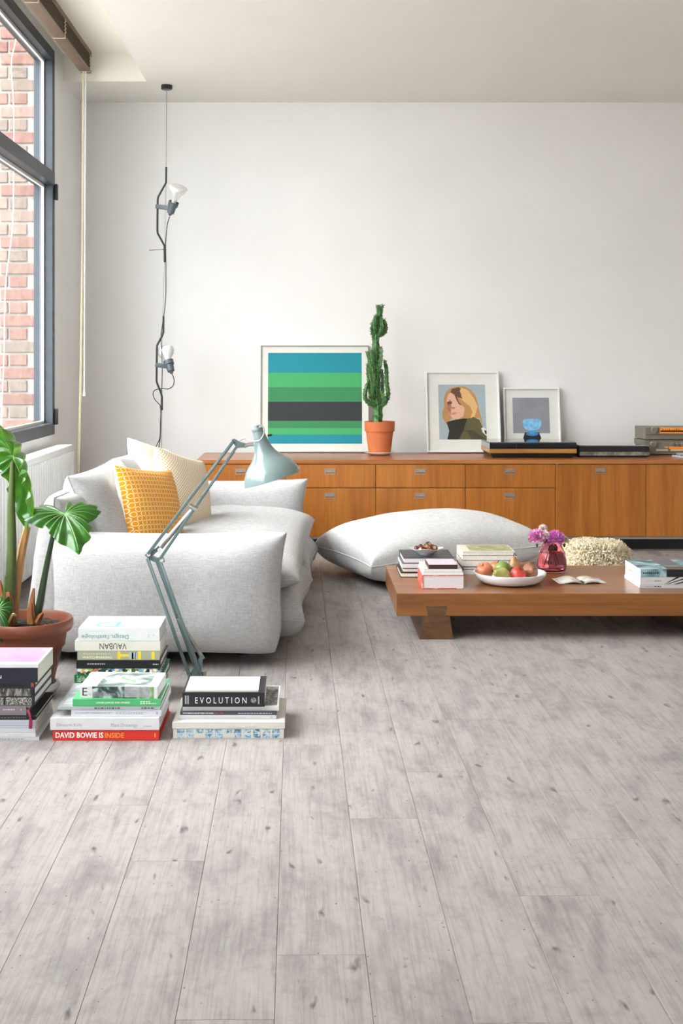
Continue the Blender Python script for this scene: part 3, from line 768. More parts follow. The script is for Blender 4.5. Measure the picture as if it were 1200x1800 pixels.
# middle stack, front
YA = 2420 / 662.0
G_W = (120, 126, 132)
stack(YA, 1302, [
    dict(label='red hardback with white and orange capitals on the floor, lowest of the middle stack', px=(93, 279.5), top=1283, dep=0.30, cover=CRED, pages=plain('orange_red_edges', srgb(206, 88, 50), 0.7), texts=[('DAVID BOWIE IS', 0.025, 0.475, 0.26, 0.78, (250, 246, 242), False), ('INSIDE', 0.49, 0.67, 0.26, 0.74, (244, 150, 62), False)], bars=[(0.955, 0.968, 0.3, 0.7, (244, 150, 62))]),
    dict(label='thick white book with thin grey lettering lying on the red hardback', px=(88, 279.5), top=1262, dy=-0.003, dep=0.29, cover=CW, texts=[('Ellsworth Kelly', 0.06, 0.295, 0.22, 0.56, (150, 152, 158), False), ('Plant Drawings', 0.56, 0.80, 0.18, 0.56, (150, 152, 158), False)], bars=[(0.86, 0.93, 0.28, 0.36, (170, 172, 176))], toprects=[(0.02, 0.5, 0.25, 0.95, GREYP)]),
    dict(label='white book with grey serif capitals, third from the floor in the middle stack', px=(125, 283), top=1247.5, dy=0.012, dep=0.27, cover=CWB, hard=False, texts=[('JOCKUM NORDSTRÖM', 0.045, 0.45, 0.34, 0.70, (128, 132, 142), False)], bars=[(0.50, 0.84, 0.56, 0.66, (160, 164, 172)), (0.50, 0.80, 0.34, 0.44, (160, 164, 172)), (0.945, 0.965, 0.3, 0.7, (160, 164, 172))]),
    dict(label='thin grey paperback under the green book in the middle stack', px=(101, 281), top=1242, dy=0.01, dep=0.27, cover=CGR, hard=False, bars=[(0.36, 0.62, 0.35, 0.72, (50, 52, 56)), (0.82, 0.95, 0.35, 0.72, (70, 72, 76))], toprects=[(0.04, 0.6, 0.1, 0.9, GREYP)]),
    dict(label='bright green book with white capitals in the middle of the front stack', px=(127.5, 282), top=1228.5, dy=0.012, dep=0.24, cover=CGREEN, texts=[('LOUISE LAWLER AND OTHERS', 0.27, 0.65, 0.38, 0.62, (232, 244, 236), False)], bars=[(0.77, 0.88, 0.56, 0.70, (226, 240, 230)), (0.77, 0.95, 0.32, 0.46, (226, 240, 230))]),
    dict(label='white paperback with botanical cover and a large letter E, top of the front stack', px=(139.5, 277), top=1206.5, dy=0.018, dep=0.17, cover=CW, hard=False, rz=-0.035,
         rects=[(0.16, 0.90, 0.0, 0.98, FLORD), (0.16, 0.49, 0.14, 0.52, (240, 240, 240)), (0.575, 0.90, 0.08, 0.98, (240, 240, 240)), (0.90, 0.955, 0.0, 0.98, FLOR)],
         texts=[('E', 0.035, 0.10, 0.20, 0.86, (40, 42, 44), False), ('NCYCLOPEDIA OF FLOWERS', 0.115, 0.47, 0.22, 0.42, (150, 152, 154), False)],
         bars=[(0.60, 0.74, 0.62, 0.7, (176, 178, 182)), (0.60, 0.76, 0.40, 0.48, (176, 178, 182))],
         toprects=[(0.22, 0.88, 0.0, 0.93, FLOR), (0.575, 0.88, 0.0, 0.10, (240, 240, 240))]),
])
# middle stack, rear (spines upside down)
YBk = 2420 / 596.0
stack(YBk, 1236, [
    dict(label='beige book on the floor, lowest of the rear middle stack', px=(130, 284), top=1216, dep=0.22, cover=CCRE),
    dict(label='grey-brown book second from the floor in the rear middle stack', px=(131, 283), top=1201, dep=0.22, cover=cover('taupe_cover', 150, 144, 132)),
    dict(label='dark green book with vertical white lettering in the rear middle stack', px=(130.5, 286), top=1186, dep=0.22, cover=CDGR, texts=[('Todd', 0.03, 0.075, 0.12, 0.85, (232, 240, 232), False), ('Selby', 0.08, 0.125, 0.12, 0.85, (232, 240, 232), False)]),
    dict(label='book with a colourful jewelled spine between green and black books', px=(136, 281), top=1175.5, dep=0.21, cover=SPARK),
    dict(label='black book with tiny white print under the olive book', px=(134, 282), top=1160.5, dep=0.22, cover=CBK, bars=[(0.13, 0.34, 0.50, 0.62, (200, 202, 206)), (0.91, 0.975, 0.46, 0.58, (190, 192, 196))]),
    dict(label='olive book with white capitals and yellow clockwork on the spine', px=(136, 280.5), top=1144, dep=0.21, cover=COLV, texts=[('WATCHMAKING', 0.06, 0.42, 0.16, 0.42, (244, 242, 232), False)],
         rects=[(0.485, 0.525, 0.08, 0.95, (232, 206, 56)), (0.525, 0.63, 0.38, 0.66, (232, 206, 56)), (0.63, 0.725, 0.12, 0.82, (172, 186, 200)), (0.735, 0.775, 0.06, 0.96, (232, 206, 56)), (0.90, 0.94, 0.08, 0.92, (232, 206, 56)), (0.66, 0.68, 0.12, 0.82, (226, 232, 238)), (0.70, 0.71, 0.12, 0.82, (90, 100, 112))], bars=[(0.07, 0.40, 0.62, 0.74, (196, 194, 170))]),
    dict(label='ivory book with black upside-down capitals under the topmost white book', px=(131.5, 281.5), top=1126.5, dep=0.21, cover=CI, hard=False, texts=[('VAUBAN', 0.29, 0.605, 0.14, 0.76, (40, 40, 42), True)]),
    dict(label='thick white book with turquoise upside-down title, topmost of the rear stack', px=(137.5, 280), top=1104.5, dep=0.20, cover=CW, hard=False, texts=[("Design, l'anthologie", 0.04, 0.62, 0.12, 0.58, (40, 140, 134), True), ('Alexandra Midal', 0.04, 0.30, 0.66, 0.84, (196, 216, 220), True)], bars=[(0.855, 0.885, 0.3, 0.36, (140, 180, 182)), (0.855, 0.885, 0.44, 0.5, (140, 180, 182)), (0.925, 0.935, 0.4, 0.48, (72, 160, 156))],
         toptexts=[('D', 0.17, 0.48, 0.10, 0.50, (132, 200, 190), True), ('logie', 0.40, 0.52, 0.5, 0.85, (190, 216, 214), True)]),
])
# right-hand stack
YR = 2420 / 658.0
thumbs = []
rg = random.Random(9)
for i_ in range(11):
    for j_ in range(2):
        if rg.random() < 0.12 and j_ == 0: continue
        thumbs.append((0.035 + i_ * 0.086, 0.035 + i_ * 0.086 + 0.068, 0.05 + j_ * 0.5, 0.05 + j_ * 0.5 + 0.42, BLUEP))
stack(YR, 1298, [
    dict(label='ivory book with small blue photographs along the spine, lowest of the right stack', px=(304, 498.5), top=1281, dep=0.26, cover=CI, hard=False, rects=thumbs),
    dict(label='wide plain white book lying on the book with blue photographs', px=(302.5, 500.5), top=1269.5, dy=-0.002, dep=0.27, cover=CI, bars=[(0.50, 0.62, 0.24, 0.38, (200, 198, 194)), (0.65, 0.75, 0.22, 0.38, (160, 158, 156)), (0.90, 0.96, 0.24, 0.38, (200, 198, 194))]),
    dict(label='white book with pale grey lettering in the middle of the right stack', px=(314, 485.5), top=1257.5, dy=0.03, dep=0.22, cover=CWB, hard=False, texts=[('Charlotte Posenenske', 0.26, 0.68, 0.26, 0.68, (176, 182, 192), False), ('1930–1985', 0.71, 0.84, 0.28, 0.5, (176, 182, 192), False)], bars=[(0.08, 0.22, 0.36, 0.46, (186, 190, 198)), (0.94, 0.97, 0.25, 0.75, (190, 194, 204))]),
    dict(label='thin charcoal book with white and red capitals in the right stack', px=(316.5, 486), top=1250.5, dy=0.034, dep=0.21, cover=cover('charcoal_cover', 66, 68, 78), hard=False, texts=[('PHOTOMONTAGE BETWEEN THE WARS', 0.03, 0.345, 0.3, 0.7, (240, 240, 242), False), ('1918–1939', 0.352, 0.45, 0.3, 0.7, (216, 84, 96), False)], bars=[(0.60, 0.95, 0.34, 0.56, (190, 190, 198))]),
    dict(label='white book with grey photograph cover just under the black book', px=(321, 490), top=1241, dy=0.04, dep=0.235, cover=CW, hard=False, bars=[(0.06, 0.30, 0.30, 0.5, (214, 216, 220)), (0.58, 0.85, 0.3, 0.42, (220, 222, 226))], toprects=[(0.75, 0.98, 0.04, 0.97, STONE)]),
    dict(label='thick black book with large white spaced capitals in the right stack', px=(320.5, 465), top=1217.5, dy=0.03, dep=0.20, cover=CBK, hard=False, texts=[('E V O L U T I O N', 0.155, 0.78, 0.24, 0.68, (238, 238, 238), False)], disc=(0.865, 0.46, 0.2), bars=[(0.03, 0.05, 0.2, 0.8, (170, 170, 174)), (0.06, 0.085, 0.2, 0.8, (170, 170, 174)), (0.92, 0.935, 0.2, 0.75, (170, 170, 174))], toptexts=[]),
    dict(label='thin cream booklet lying on the black book, topmost of the right stack', px=(325.5, 454), top=1215.5, dy=0.036, dep=0.165, cover=cover('pale_ivory', 212, 210, 200), hard=False, bars=[(0.1, 0.3, 0.3, 0.6, (216, 214, 206))]),
])
# left-hand stack, cut by the edge of the picture
YL = 2420 / 662.0
stack(YL, 1302, [
    dict(label='pale grey-white book on the floor, lowest of the left stack', px=(-112, 69), top=1295.5, dep=0.25, cover=CWB, bars=[(0.6, 0.86, 0.35, 0.6, (150, 154, 162))]),
    dict(label='thin white book second from the floor in the left stack', px=(-108, 62.5), top=1287.5, dep=0.25, cover=CW, bars=[(0.72, 0.9, 0.35, 0.5, (200, 200, 206))], hard=False),
    dict(label='thin white book third from the floor in the left stack', px=(-105, 62), top=1280, dep=0.25, cover=CWB, hard=False),
    dict(label='pale blue-grey striped book in the lower half of the left stack', px=(-110, 61), top=1265.5, dep=0.26, cover=cover('blue_grey_cover', 192, 198, 210), hard=False, rects=[(0.0, 1.0, 0.30, 0.36, (132, 142, 160)), (0.0, 1.0, 0.62, 0.66, (150, 158, 174))]),
    dict(label='thin black book under the mauve cloth book', px=(-108, 63), top=1257.5, dep=0.26, cover=CBK, bars=[(0.62, 0.9, 0.4, 0.6, (120, 120, 126))]),
    dict(label='mauve-grey cloth book with a red ribbon in the left stack', px=(-100, 46), top=1240, dep=0.24, cover=CPUR, pages=M['paper'], bars=[(0.72, 0.86, 0.52, 0.62, (206, 200, 204)), (0.93, 0.945, 0.52, 0.62, (206, 200, 204))]),
    dict(label='thick black book with speckled grey spine in the left stack', px=(-110, 61), top=1224.5, dep=0.26, cover=CBK, rects=[(0.70, 0.97, 0.06, 0.92, SPECK), (0.0, 0.68, 0.06, 0.92, SPECK)]),
    dict(label='black book with stone-relief photograph on its spine in the left stack', px=(-110, 61), top=1208.5, dep=0.26, cover=CBK, rects=[(0.0, 0.96, 0.05, 0.88, STONE)]),
    dict(label='thin black book with a small red label on its spine', px=(-104, 62), top=1199.5, dep=0.24, cover=CBK, rects=[(0.955, 0.985, 0.1, 0.9, (150, 60, 62))]),
    dict(label='thick midnight-blue paperback with a white capital under the pink book', px=(-110, 66.5), top=1174, dep=0.22, cover=CNV, hard=False, pages=M['paper'], texts=[('N', 0.59, 0.637, 0.26, 0.48, (240, 240, 244), False)]),
    dict(label='pink and white book, topmost of the left stack', px=(-110, 67), top=1167.5, dep=0.215, cover=CW, hard=False, toprects=[(0.0, 0.975, 0.12, 0.985, PINKC), (0.90, 0.965, 0.80, 0.93, (206, 172, 200))]),
])
rb = P(50, 1250, YL - 0.004)
m = MB()
pp = [P(47, 1244, YL + 0.015), P(49.5, 1248, YL - 0.004), P(52, 1256, YL - 0.007), P(54, 1266, YL - 0.008), P(53.5, 1281, YL - 0.006)]
for i in range(len(pp) - 1):
    w0 = 0.0035 if i < 3 else 0.005
    m.add([pp[i] - Vector((w0, 0, 0)), pp[i] + Vector((w0, 0, 0)), pp[i + 1] + Vector((w0, 0, 0)), pp[i + 1] - Vector((w0, 0, 0))], [(0, 1, 2, 3)])
rib = m.build('ribbon', plain('crimson_ribbon', srgb(150, 36, 70), 0.6))
sd = rib.modifiers.new('t', 'SOLIDIFY'); sd.thickness = 0.0008
bk = [o for o in bpy.data.objects if o.get('label', '').startswith('mauve-grey cloth')][0]
rib.parent = bk; rib.matrix_parent_inverse = Matrix.Translation(bk.location).inverted()

# ---- floor lamp (sprung two-part arm)
LY = 4.20
def lp(px, py, d=0.0): return P(px, py, LY + d)
lo = Vector((lp(358, 1216).x, LY, 0))
la = thing('floor_lamp', 'grey-blue sprung-arm floor lamp bending over the sofa', 'lamp', lo)
LB, LD = M['lampblue'], M['lampbluedk']
MB().lathe([(0.0, 0.0), (0.066, 0.0), (0.066, 0.012), (0.06, 0.02), (0.02, 0.024), (0.012, 0.03), (0.0, 0.03)], 40, M=Matrix.Translation(lo)).build('base', LD, la, off=lo, smooth=True)
z_pt = lp(345, 1192)
MB().tube([lo + Vector((0, 0, 0.03)), Vector((lo.x, LY, lp(345, 1180).z))], 0.009, 12).build('stem', M['steel'], la, off=lo, smooth=True)
def flat_bar(name, a, b_, w=0.011, t=0.008, par=la, m_=LD, dy=0.0):
    a = Vector(a) + Vector((0, dy, 0)); b_ = Vector(b_) + Vector((0, dy, 0))
    d = b_ - a; L_ = d.length
    Mx = frame_matrix(a, d, z=(0, -1, 0))
    return MB().box(0, L_, -w / 2, w / 2, -t / 2, t / 2, bev=0.0018, seg=2, M=Mx).build(name, m_, par, off=lo, smooth=True)
def plate(name, pts, t, par=la, dy=0.0, m_=LD):
    m = MB(); m.prism([(p.x, p.z) for p in [lp(*q) for q in pts]], 'y', LY - t / 2 + dy, LY + t / 2 + dy)
    return m.build(name, m_, par, off=lo)
# foot bracket
br = plate('foot_bracket', [(331, 1189), (353, 1150), (357, 1153), (355, 1172), (352, 1192), (336, 1193)], 0.020)
# lower arm bars
flat_bar('arm_bar', lp(260, 980), lp(334.5, 1188), dy=-0.016); flat_bar('arm_bar', lp(273, 984), lp(345, 1185), w=0.009, dy=0.018); flat_bar('arm_bar', lp(282, 985), lp(356, 1191), dy=-0.016)
MB().tube([lp(313, 1087, 0.0), lp(357, 1158, 0.0)], [0.007, 0.007], 12).build('spring', M['steel'], la, off=lo, smooth=True)
# elbow
el = plate('elbow_bracket', [(255, 975), (262, 968), (273, 964), (277, 969), (268, 977), (276, 981), (287, 980), (290, 987), (279, 990), (263, 983)], 0.026)
for q in ((261, 975), (284, 985), (280, 967)):
    MB().tube([lp(q[0], q[1], -0.022), lp(q[0], q[1], 0.022)], 0.0065, 12).build('bolt', M['chrome'], el, off=lo, smooth=True)
# upper arm bars
flat_bar('arm_bar', lp(260, 974), lp(410.5, 775), dy=-0.018); flat_bar('arm_bar', lp(281, 983), lp(412, 791), dy=-0.018, w=0.010)
flat_bar('arm_bar', lp(273, 968), lp(338, 892), w=0.008, dy=0.012)
sp = MB(); sp.tube([lp(282, 962, 0.0), lp(339, 895, 0.0)], 0.0085, 12)
spo = sp.build('spring', plain('spring_steel', (0.35, 0.34, 0.33), 0.35, 0.2, 90, metal=0.9), la, off=lo, smooth=True)
cl = MB(); cl.tube([lp(333, 889, -0.02), lp(346, 896, -0.02)], 0.009, 10); cl.build('clamp', M['chrome'], la, off=lo, smooth=True)
# head bracket and neck link
plate('head_bracket', [(407, 773), (411, 771), (422, 777), (431, 779), (429, 786), (418, 787), (413, 793), (408, 792), (414, 784), (410, 778)], 0.030)
MB().tube([lp(428, 784), lp(438, 781), lp(449, 781)], [0.008, 0.007, 0.007], 10).build('link', M['chrome'], la, off=lo, smooth=True)
# shade
sd_top = lp(452.5, 757); sd_ax = (lp(479.0, 842) - lp(452.5, 757)); sl_ = sd_ax.length; sd_ax.normalize()
u_ = sl_ / 89.0                                  # metres per pixel along the axis
prof = [(0, 9.5), (8, 11), (20, 13), (32, 16), (42, 20.5), (51, 28), (58, 35.5), (66, 42.5), (75, 47.5), (83, 50.2), (89, 51.2)]
Ms = frame_matrix(sd_top, sd_ax.cross(Vector((0, 1, 0))), z=sd_ax)
pr = [(r * u_, t * u_) for t, r in prof]
inner = [((r - 0.9) * u_, t * u_) for t, r in reversed(prof)]
sh = MB(); sh.lathe([(0.001, -0.001)] + pr + inner + [(0.001, 0.006)], 56, M=Ms)
shade = sh.build('lamp_shade', LB, la, off=lo, smooth=True, angle=60)
MB().lathe([(0.001, -9 * u_), (4 * u_, -9 * u_), (5 * u_, -5 * u_), (10 * u_, -4 * u_), (10.5 * u_, -0.2 * u_), (0.001, -0.2 * u_)], 32, M=Ms).build('shade_cap', LB, shade, off=lo, smooth=True)
MB().tube([lp(470, 766, -0.03), lp(478, 764.5, -0.03)], 0.004, 8).build('switch', M['black'], shade, off=lo)
MB().tube(smooth_path([lp(420, 775, -0.01), lp(430, 770, -0.02), (lp(442, 775, -0.05)), lp(455, 775, -0.075), lp(463, 765, -0.07), lp(463, 752, -0.03), lp(456, 747), lp(451, 750)]), 0.0024, 7).build('power_cord', M['steel'], la, off=lo, smooth=True)
MB().lathe([(0.001, 40 * u_), (14 * u_, 46 * u_), (20 * u_, 60 * u_), (16 * u_, 74 * u_), (0.001, 80 * u_)], 24, M=Ms).build('bulb', M['white_gloss'], la, off=lo, smooth=True)

# ---- cable lamp hanging from the ceiling
CY = 7.51
def cp(px, py, d=0.0): return P(px, py, CY + d)
co = cp(293, 158); co.z = ZC
cl_ = thing('cable_lamp', 'steel cable lamp with two bent black tubes and bare bulbs before the white wall', 'lamp', co)
MB().lathe([(0.001, -0.026), (0.03, -0.026), (0.034, -0.022), (0.034, -0.0005), (0.001, -0.0005)], 28, M=Matrix.Translation(co)).build('ceiling_rose', M['black'], cl_, off=co, smooth=True)
MB().tube([cp(293, 158), cp(292, 300), cp(289, 460), cp(286, 560), cp(284.5, 720), cp(282.5, 940)], 0.0022, 6).build('steel_cable', M['steel'], cl_, off=co, smooth=True)
wz = cp(282.5, 940)
MB().lathe([(0.001, 0.0), (0.04, 0.0), (0.04, 0.05), (0.02, 0.07), (0.001, 0.07)], 20, M=Matrix.Translation((wz.x, wz.y, 0.0))).build('weight', M['black'], cl_, off=co, smooth=True)
MB().tube([cp(282.5, 940), (wz.x, wz.y, 0.06)], 0.0022, 6).build('steel_cable', M['steel'], cl_, off=co)
def bent(pts): return MB().tube(pts, 0.0062, 10).build('bent_tube', M['black'], cl_, off=co, smooth=True, angle=60)
bent([cp(292, 294), cp(291.7, 321), cp(278, 346), cp(277, 352), cp(276.5, 405), cp(277, 410), cp(289, 432), cp(289.3, 461)])
bent([cp(287.3, 556), cp(287, 584), cp(285, 590), cp(276, 607), cp(275.5, 614), cp(275, 670), cp(276.5, 675), cp(283, 691), cp(284.5, 698), cp(284.5, 721)])
def fitting(base, tip, cable_pts, d0, clip_from, bulb_prof, bm_, d1=None):
    b0 = cp(base[0], base[1], d0); t0 = cp(tip[0], tip[1], d0 if d1 is None else d1); ax = (t0 - b0).normalized(); L_ = (t0 - b0).length
    Mx = frame_matrix(b0, ax.cross(Vector((0, 1, 0.01))), z=ax)
    GM = plain('grey_socket', srgb(84, 92, 98), 0.45, 0.08, 40)
    s_ = MB().lathe([(0.001, -0.012), (0.008, -0.010), (0.012, 0.0), (0.021, 0.006), (0.023, 0.03), (0.023, L_ * 0.62), (0.030, L_ * 0.64), (0.031, L_), (0.026, L_), (0.026, L_ * 0.8), (0.001, L_ * 0.8)], 24, M=Mx).build('socket', GM, cl_, off=co, smooth=True, angle=35)
    MB().lathe([(max(r, 0.001), L_ * 0.8 + z) for r, z in bulb_prof], 28, M=Mx).build('bulb', bm_, cl_, off=co, smooth=True, angle=70)
    q = cp(clip_from[0], clip_from[1]); mid = b0 + ax * L_ * 0.45
    dd = mid - q
    MB().box(-0.010, dd.length, -0.013, 0.013, -0.010, 0.010, bev=0.004, M=frame_matrix(q, dd, z=(0, -1, 0))).build('clip', GM, cl_, off=co, smooth=True)
    MB().tube(smooth_path(cable_pts), 0.0027, 6).build('power_cord', M['black'], cl_, off=co, smooth=True)
MBULB = plain('frosted_bulb_glass', (0.80, 0.81, 0.81), 0.12, 0.03, 8, coat=0.5)
MSILV = plain('silvered_bulb_glass', (0.84, 0.84, 0.82), 0.10, 0.03, 8, metal=0.35, coat=0.5)
fitting((299, 376), (305.5, 355), [cp(298, 380), cp(294, 395), cp(292, 415), cp(291, 432), cp(291.5, 460), cp(291.5, 500), cp(291, 522), cp(289, 545), cp(285.5, 570), cp(283, 590), cp(284, 612), cp(285, 640), cp(284.8, 665), cp(283.6, 690), cp(283, 718), cp(282, 740), cp(281, 768), cp(274.5, 785), cp(268, 800), cp(262, 830)], -0.02, (276.5, 363),
        [(0.014, 0), (0.016, 0.02), (0.020, 0.04), (0.034, 0.066), (0.052, 0.09), (0.059, 0.104), (0.058, 0.112), (0.045, 0.118), (0.001, 0.122)], MSILV, d1=-0.05)
fitting((301, 654), (295.5, 634), [cp(302, 657), cp(306, 668), cp(304, 678), cp(296, 683.5), cp(284, 683), cp(272, 686), cp(269, 693), cp(272, 702), cp(279, 710), cp(282, 716), cp(282.5, 740), cp(281.5, 768), cp(279, 787), cp(276, 806), cp(272, 840)], 0.0, (275.5, 641.5),
        [(0.014, 0), (0.018, 0.02), (0.026, 0.035), (0.044, 0.055), (0.052, 0.075), (0.048, 0.095), (0.030, 0.108), (0.001, 0.112)], MBULB, d1=0.025)
for (x, y, tail) in ((289.5, 439, True), (283.5, 715, False)):
    m = MB(); m.box(*(lambda c: (c.x - 0.009, c.x + 0.009, c.y - 0.008, c.y + 0.008, c.z - 0.003, c.z + 0.003))(cp(x, y)))
    if tail: m.tube([cp(289, 438.5), cp(276, 439), cp(262, 440)], 0.0018, 5)
    m.build('cable_tie', M['black'], cl_, off=co)

# ---- framed pictures leaning on the wall
def framed(name, label, x0, x1, yt, yb, Yb, fw, fd, mat_frame, mount, inner, yaw=0.0):
    """pixel box of the outer frame, Yb = depth of its foot; returns root whose local frame is x right, z up in the picture plane"""
    sc = Yb / F
    w = (x1 - x0) * sc; h = (yb - yt) * sc * 1.008
    base = Vector(((x0 + x1) / 2 * sc - HX * sc, Yb, ZTOP + 0.0005))
    lean = math.asin(min(0.9, max(0.02, (YB - 0.004 - fd * 1.0 - Yb)) / h))
    base.z += fd * math.sin(lean) + 0.0005
    r = thing(name, label, 'picture', base); r.rotation_euler = (-lean, 0, yaw)
    m = MB()
    m.box(-w / 2, -w / 2 + fw, 0, fd, 0, h, bev=0.0015, seg=1); m.box(w / 2 - fw, w / 2, 0, fd, 0, h, bev=0.0015, seg=1)
    m.box(-w / 2 + fw, w / 2 - fw, 0, fd, h - fw, h, bev=0.0015, seg=1); m.box(-w / 2 + fw, w / 2 - fw, 0, fd, 0, fw, bev=0.0015, seg=1)
    m.build('frame', mat_frame, r)
    MB().box(-w / 2 + fw, w / 2 - fw, fd * 0.55, fd * 0.7, fw, h - fw).build('mount', mount, r)
    return r, w, h, fd * 0.55
def quad(r, name, x0, x1, z0, z1, y, mat):
    return MB().add([(x0, y, z0), (x1, y, z0), (x1, y, z1), (x0, y, z1)], [(0, 1, 2, 3)]).build(name, mat, r)
MMOUNT = plain('ivory_mount', srgb(226, 226, 219), 0.8, 0.02, 20)
MALU = plain('grey_metal_frame', srgb(176, 172, 164), 0.4, 0.04, 20, metal=0.4)
r, w, h, yf = framed('framed_print', 'large framed abstract print in turquoise and greens leaning on the wall', 457, 649, 607, 795.5, 7.89, 0.006, 0.02, MALU, MMOUNT, None)
# plain colour bands in the print's own colours (a generic stand-in)
bx0, bx1, bz0, bz1 = -w / 2 + 0.048, w / 2 - 0.045, 0.055, h - 0.047
TEAL, LG, MG, DKG = ink(6, 138, 154), ink(66, 170, 102), ink(52, 134, 84), ink(42, 47, 50)
H_ = bz1 - bz0; W_ = bx1 - bx0
quad(r, 'print', bx0, bx1, bz0, bz1, yf - 0.0004, TEAL)
quad(r, 'print', bx0, bx1, bz0 + H_ * 0.10, bz0 + H_ * 0.78, yf - 0.0006, LG)
quad(r, 'print', bx0, bx1, bz0 + H_ * 0.17, bz0 + H_ * 0.62, yf - 0.0008, MG)
quad(r, 'print', bx0, bx1, bz0 + H_ * 0.25, bz0 + H_ * 0.46, yf - 0.0010, DKG)

# portrait
r, w, h, yf = framed('framed_photograph', 'white-framed colour portrait of a blond person in a dark green jacket', 750.5, 881.5, 651.5, 796.5, 7.84, 0.011, 0.03, M['white_paint'], MMOUNT, None)
pw = 83.5; ph = 99.5                     # picture size in target pixels: x 773.3..857, y 673.3..773
sc = 7.84 / F
ox, oz = (773.3 - (750.5 + 881.5) / 2) * sc, (796.5 - 773) * sc
def pic(name, pts, lay, mat):           # pts in the 1200-px detail grid (x 40..1043, y 162..1353)
    v = [(ox + (x - 40) / 1003 * pw * sc, yf - 0.0004 - lay * 0.00025, oz + (1353 - y) / 1191 * ph * sc) for x, y in pts]
    MB().add(v, [tuple(range(len(v)))]).build(name, mat, r)
SKIN = ink(226, 178, 152); SKIND = ink(168, 116, 92); HAIR = ink(190, 140, 84); HAIRL = ink(222, 182, 122); HAIRD = ink(104, 70, 46); OLV = ink(92, 86, 52); OLVD = ink(38, 36, 28); OLVM = ink(70, 66, 42)
pic('print', [(40, 162), (1043, 162), (1043, 1353), (40, 1353)], 0, ink(164, 178, 184))
pic('print', [(200, 330), (300, 240), (440, 205), (600, 200), (740, 280), (840, 420), (885, 600), (900, 720), (960, 950), (975, 1090), (900, 880), (800, 900), (560, 960), (300, 900), (200, 1040), (120, 900), (110, 760), (160, 640), (150, 480)], 1, HAIR)
pic('print', [(205, 1353), (250, 1170), (200, 980), (330, 940), (560, 900), (640, 900), (700, 1353)], 2, OLVD)
pic('print', [(640, 905), (760, 860), (900, 930), (950, 1060), (1043, 1250), (1043, 1353), (450, 1353), (560, 1150)], 3, OLV)
pic('print', [(560, 1160), (760, 1150), (1010, 1340), (1043, 1353), (720, 1353), (640, 1200)], 4, OLVM)
pic('print', [(930, 1110), (990, 1090), (1043, 1150), (1043, 1280), (960, 1200)], 4, ink(226, 226, 224))
pic('print', [(995, 1150), (1043, 1165), (1043, 1250), (1005, 1220)], 5, OLVD)
pic('print', [(225, 400), (300, 340), (400, 400), (560, 560), (590, 700), (560, 850), (450, 915), (340, 910), (280, 830), (215, 680), (205, 540)], 3, SKIN)
pic('print', [(215, 560), (300, 480), (310, 640), (300, 760), (300, 840), (215, 690)], 4, SKIND)
pic('print', [(215, 545), (330, 530), (320, 585), (240, 600)], 5, HAIRD)
pic('print', [(300, 650), (390, 660), (385, 685), (330, 700)], 5, SKIND)
pic('print', [(310, 790), (350, 765), (435, 775), (390, 815), (330, 820)], 5, ink(206, 128, 122))
pic('print', [(330, 260), (480, 220), (560, 300), (520, 420), (600, 560), (700, 640), (620, 640), (480, 600), (430, 520), (380, 380), (300, 330)], 6, HAIRD)
pic('print', [(540, 230), (680, 290), (800, 470), (870, 640), (800, 860), (700, 900), (760, 760), (700, 650), (560, 520), (470, 440), (560, 480), (500, 300)], 7, HAIRL)
pic('print', [(430, 420), (560, 520), (720, 650), (740, 760), (640, 860), (560, 860), (600, 760), (620, 690), (560, 640), (470, 540)], 8, HAIR)
pic('print', [(180, 420), (260, 330), (220, 480), (195, 620), (200, 760), (230, 900), (190, 840), (160, 680)], 8, HAIR)

# blue lamp photograph
r, w, h, yf = framed('framed_photograph', 'small white-framed picture of a blue glowing lamp behind the record player', 887, 987, 682, 795, 7.895, 0.009, 0.03, M['white_paint'], MMOUNT, None)
sc = 7.895 / F; cx_ = 937.0
def bp_(px, py): return ((px - cx_) * sc, (795 - py) * sc)
def pic2(pts, lay, mat):
    MB().add([(bp_(x, y)[0], yf - 0.0004 - lay * 0.00025, bp_(x, y)[1]) for x, y in pts], [tuple(range(len(pts)))]).build('print', mat, r)
pic2([(903.5, 698), (968.5, 698), (968.5, 761.5), (903.5, 761.5)], 0, multi('grey_studio_photo', [(0.3, srgb(136, 136, 144)), (0.7, srgb(152, 152, 160))], 5))
pic2([(920, 772.5), (924, 760), (949, 760), (953.5, 772.5)], 1, ink(34, 32, 36))
def ell(cx, cy, a, b_, n=26): return [(cx + a * math.cos(2 * PI * k / n), cy + b_ * math.sin(2 * PI * k / n)) for k in range(n)]
pic2(ell(937, 762.5, 11, 4), 2, ink(52, 136, 196))
pic2([(932, 763), (933.5, 754), (940.5, 754), (942, 763)], 3, ink(70, 156, 214))
pic2([(920.5, 740), (924, 736.5), (937, 736), (950, 736.5), (953.5, 740), (953, 748), (949, 754), (941, 756.5), (932, 756.5), (925, 754), (921, 748)], 4, multi('blue_glow_photo', [(0.3, srgb(96, 176, 220)), (0.7, srgb(160, 212, 238))], 30))

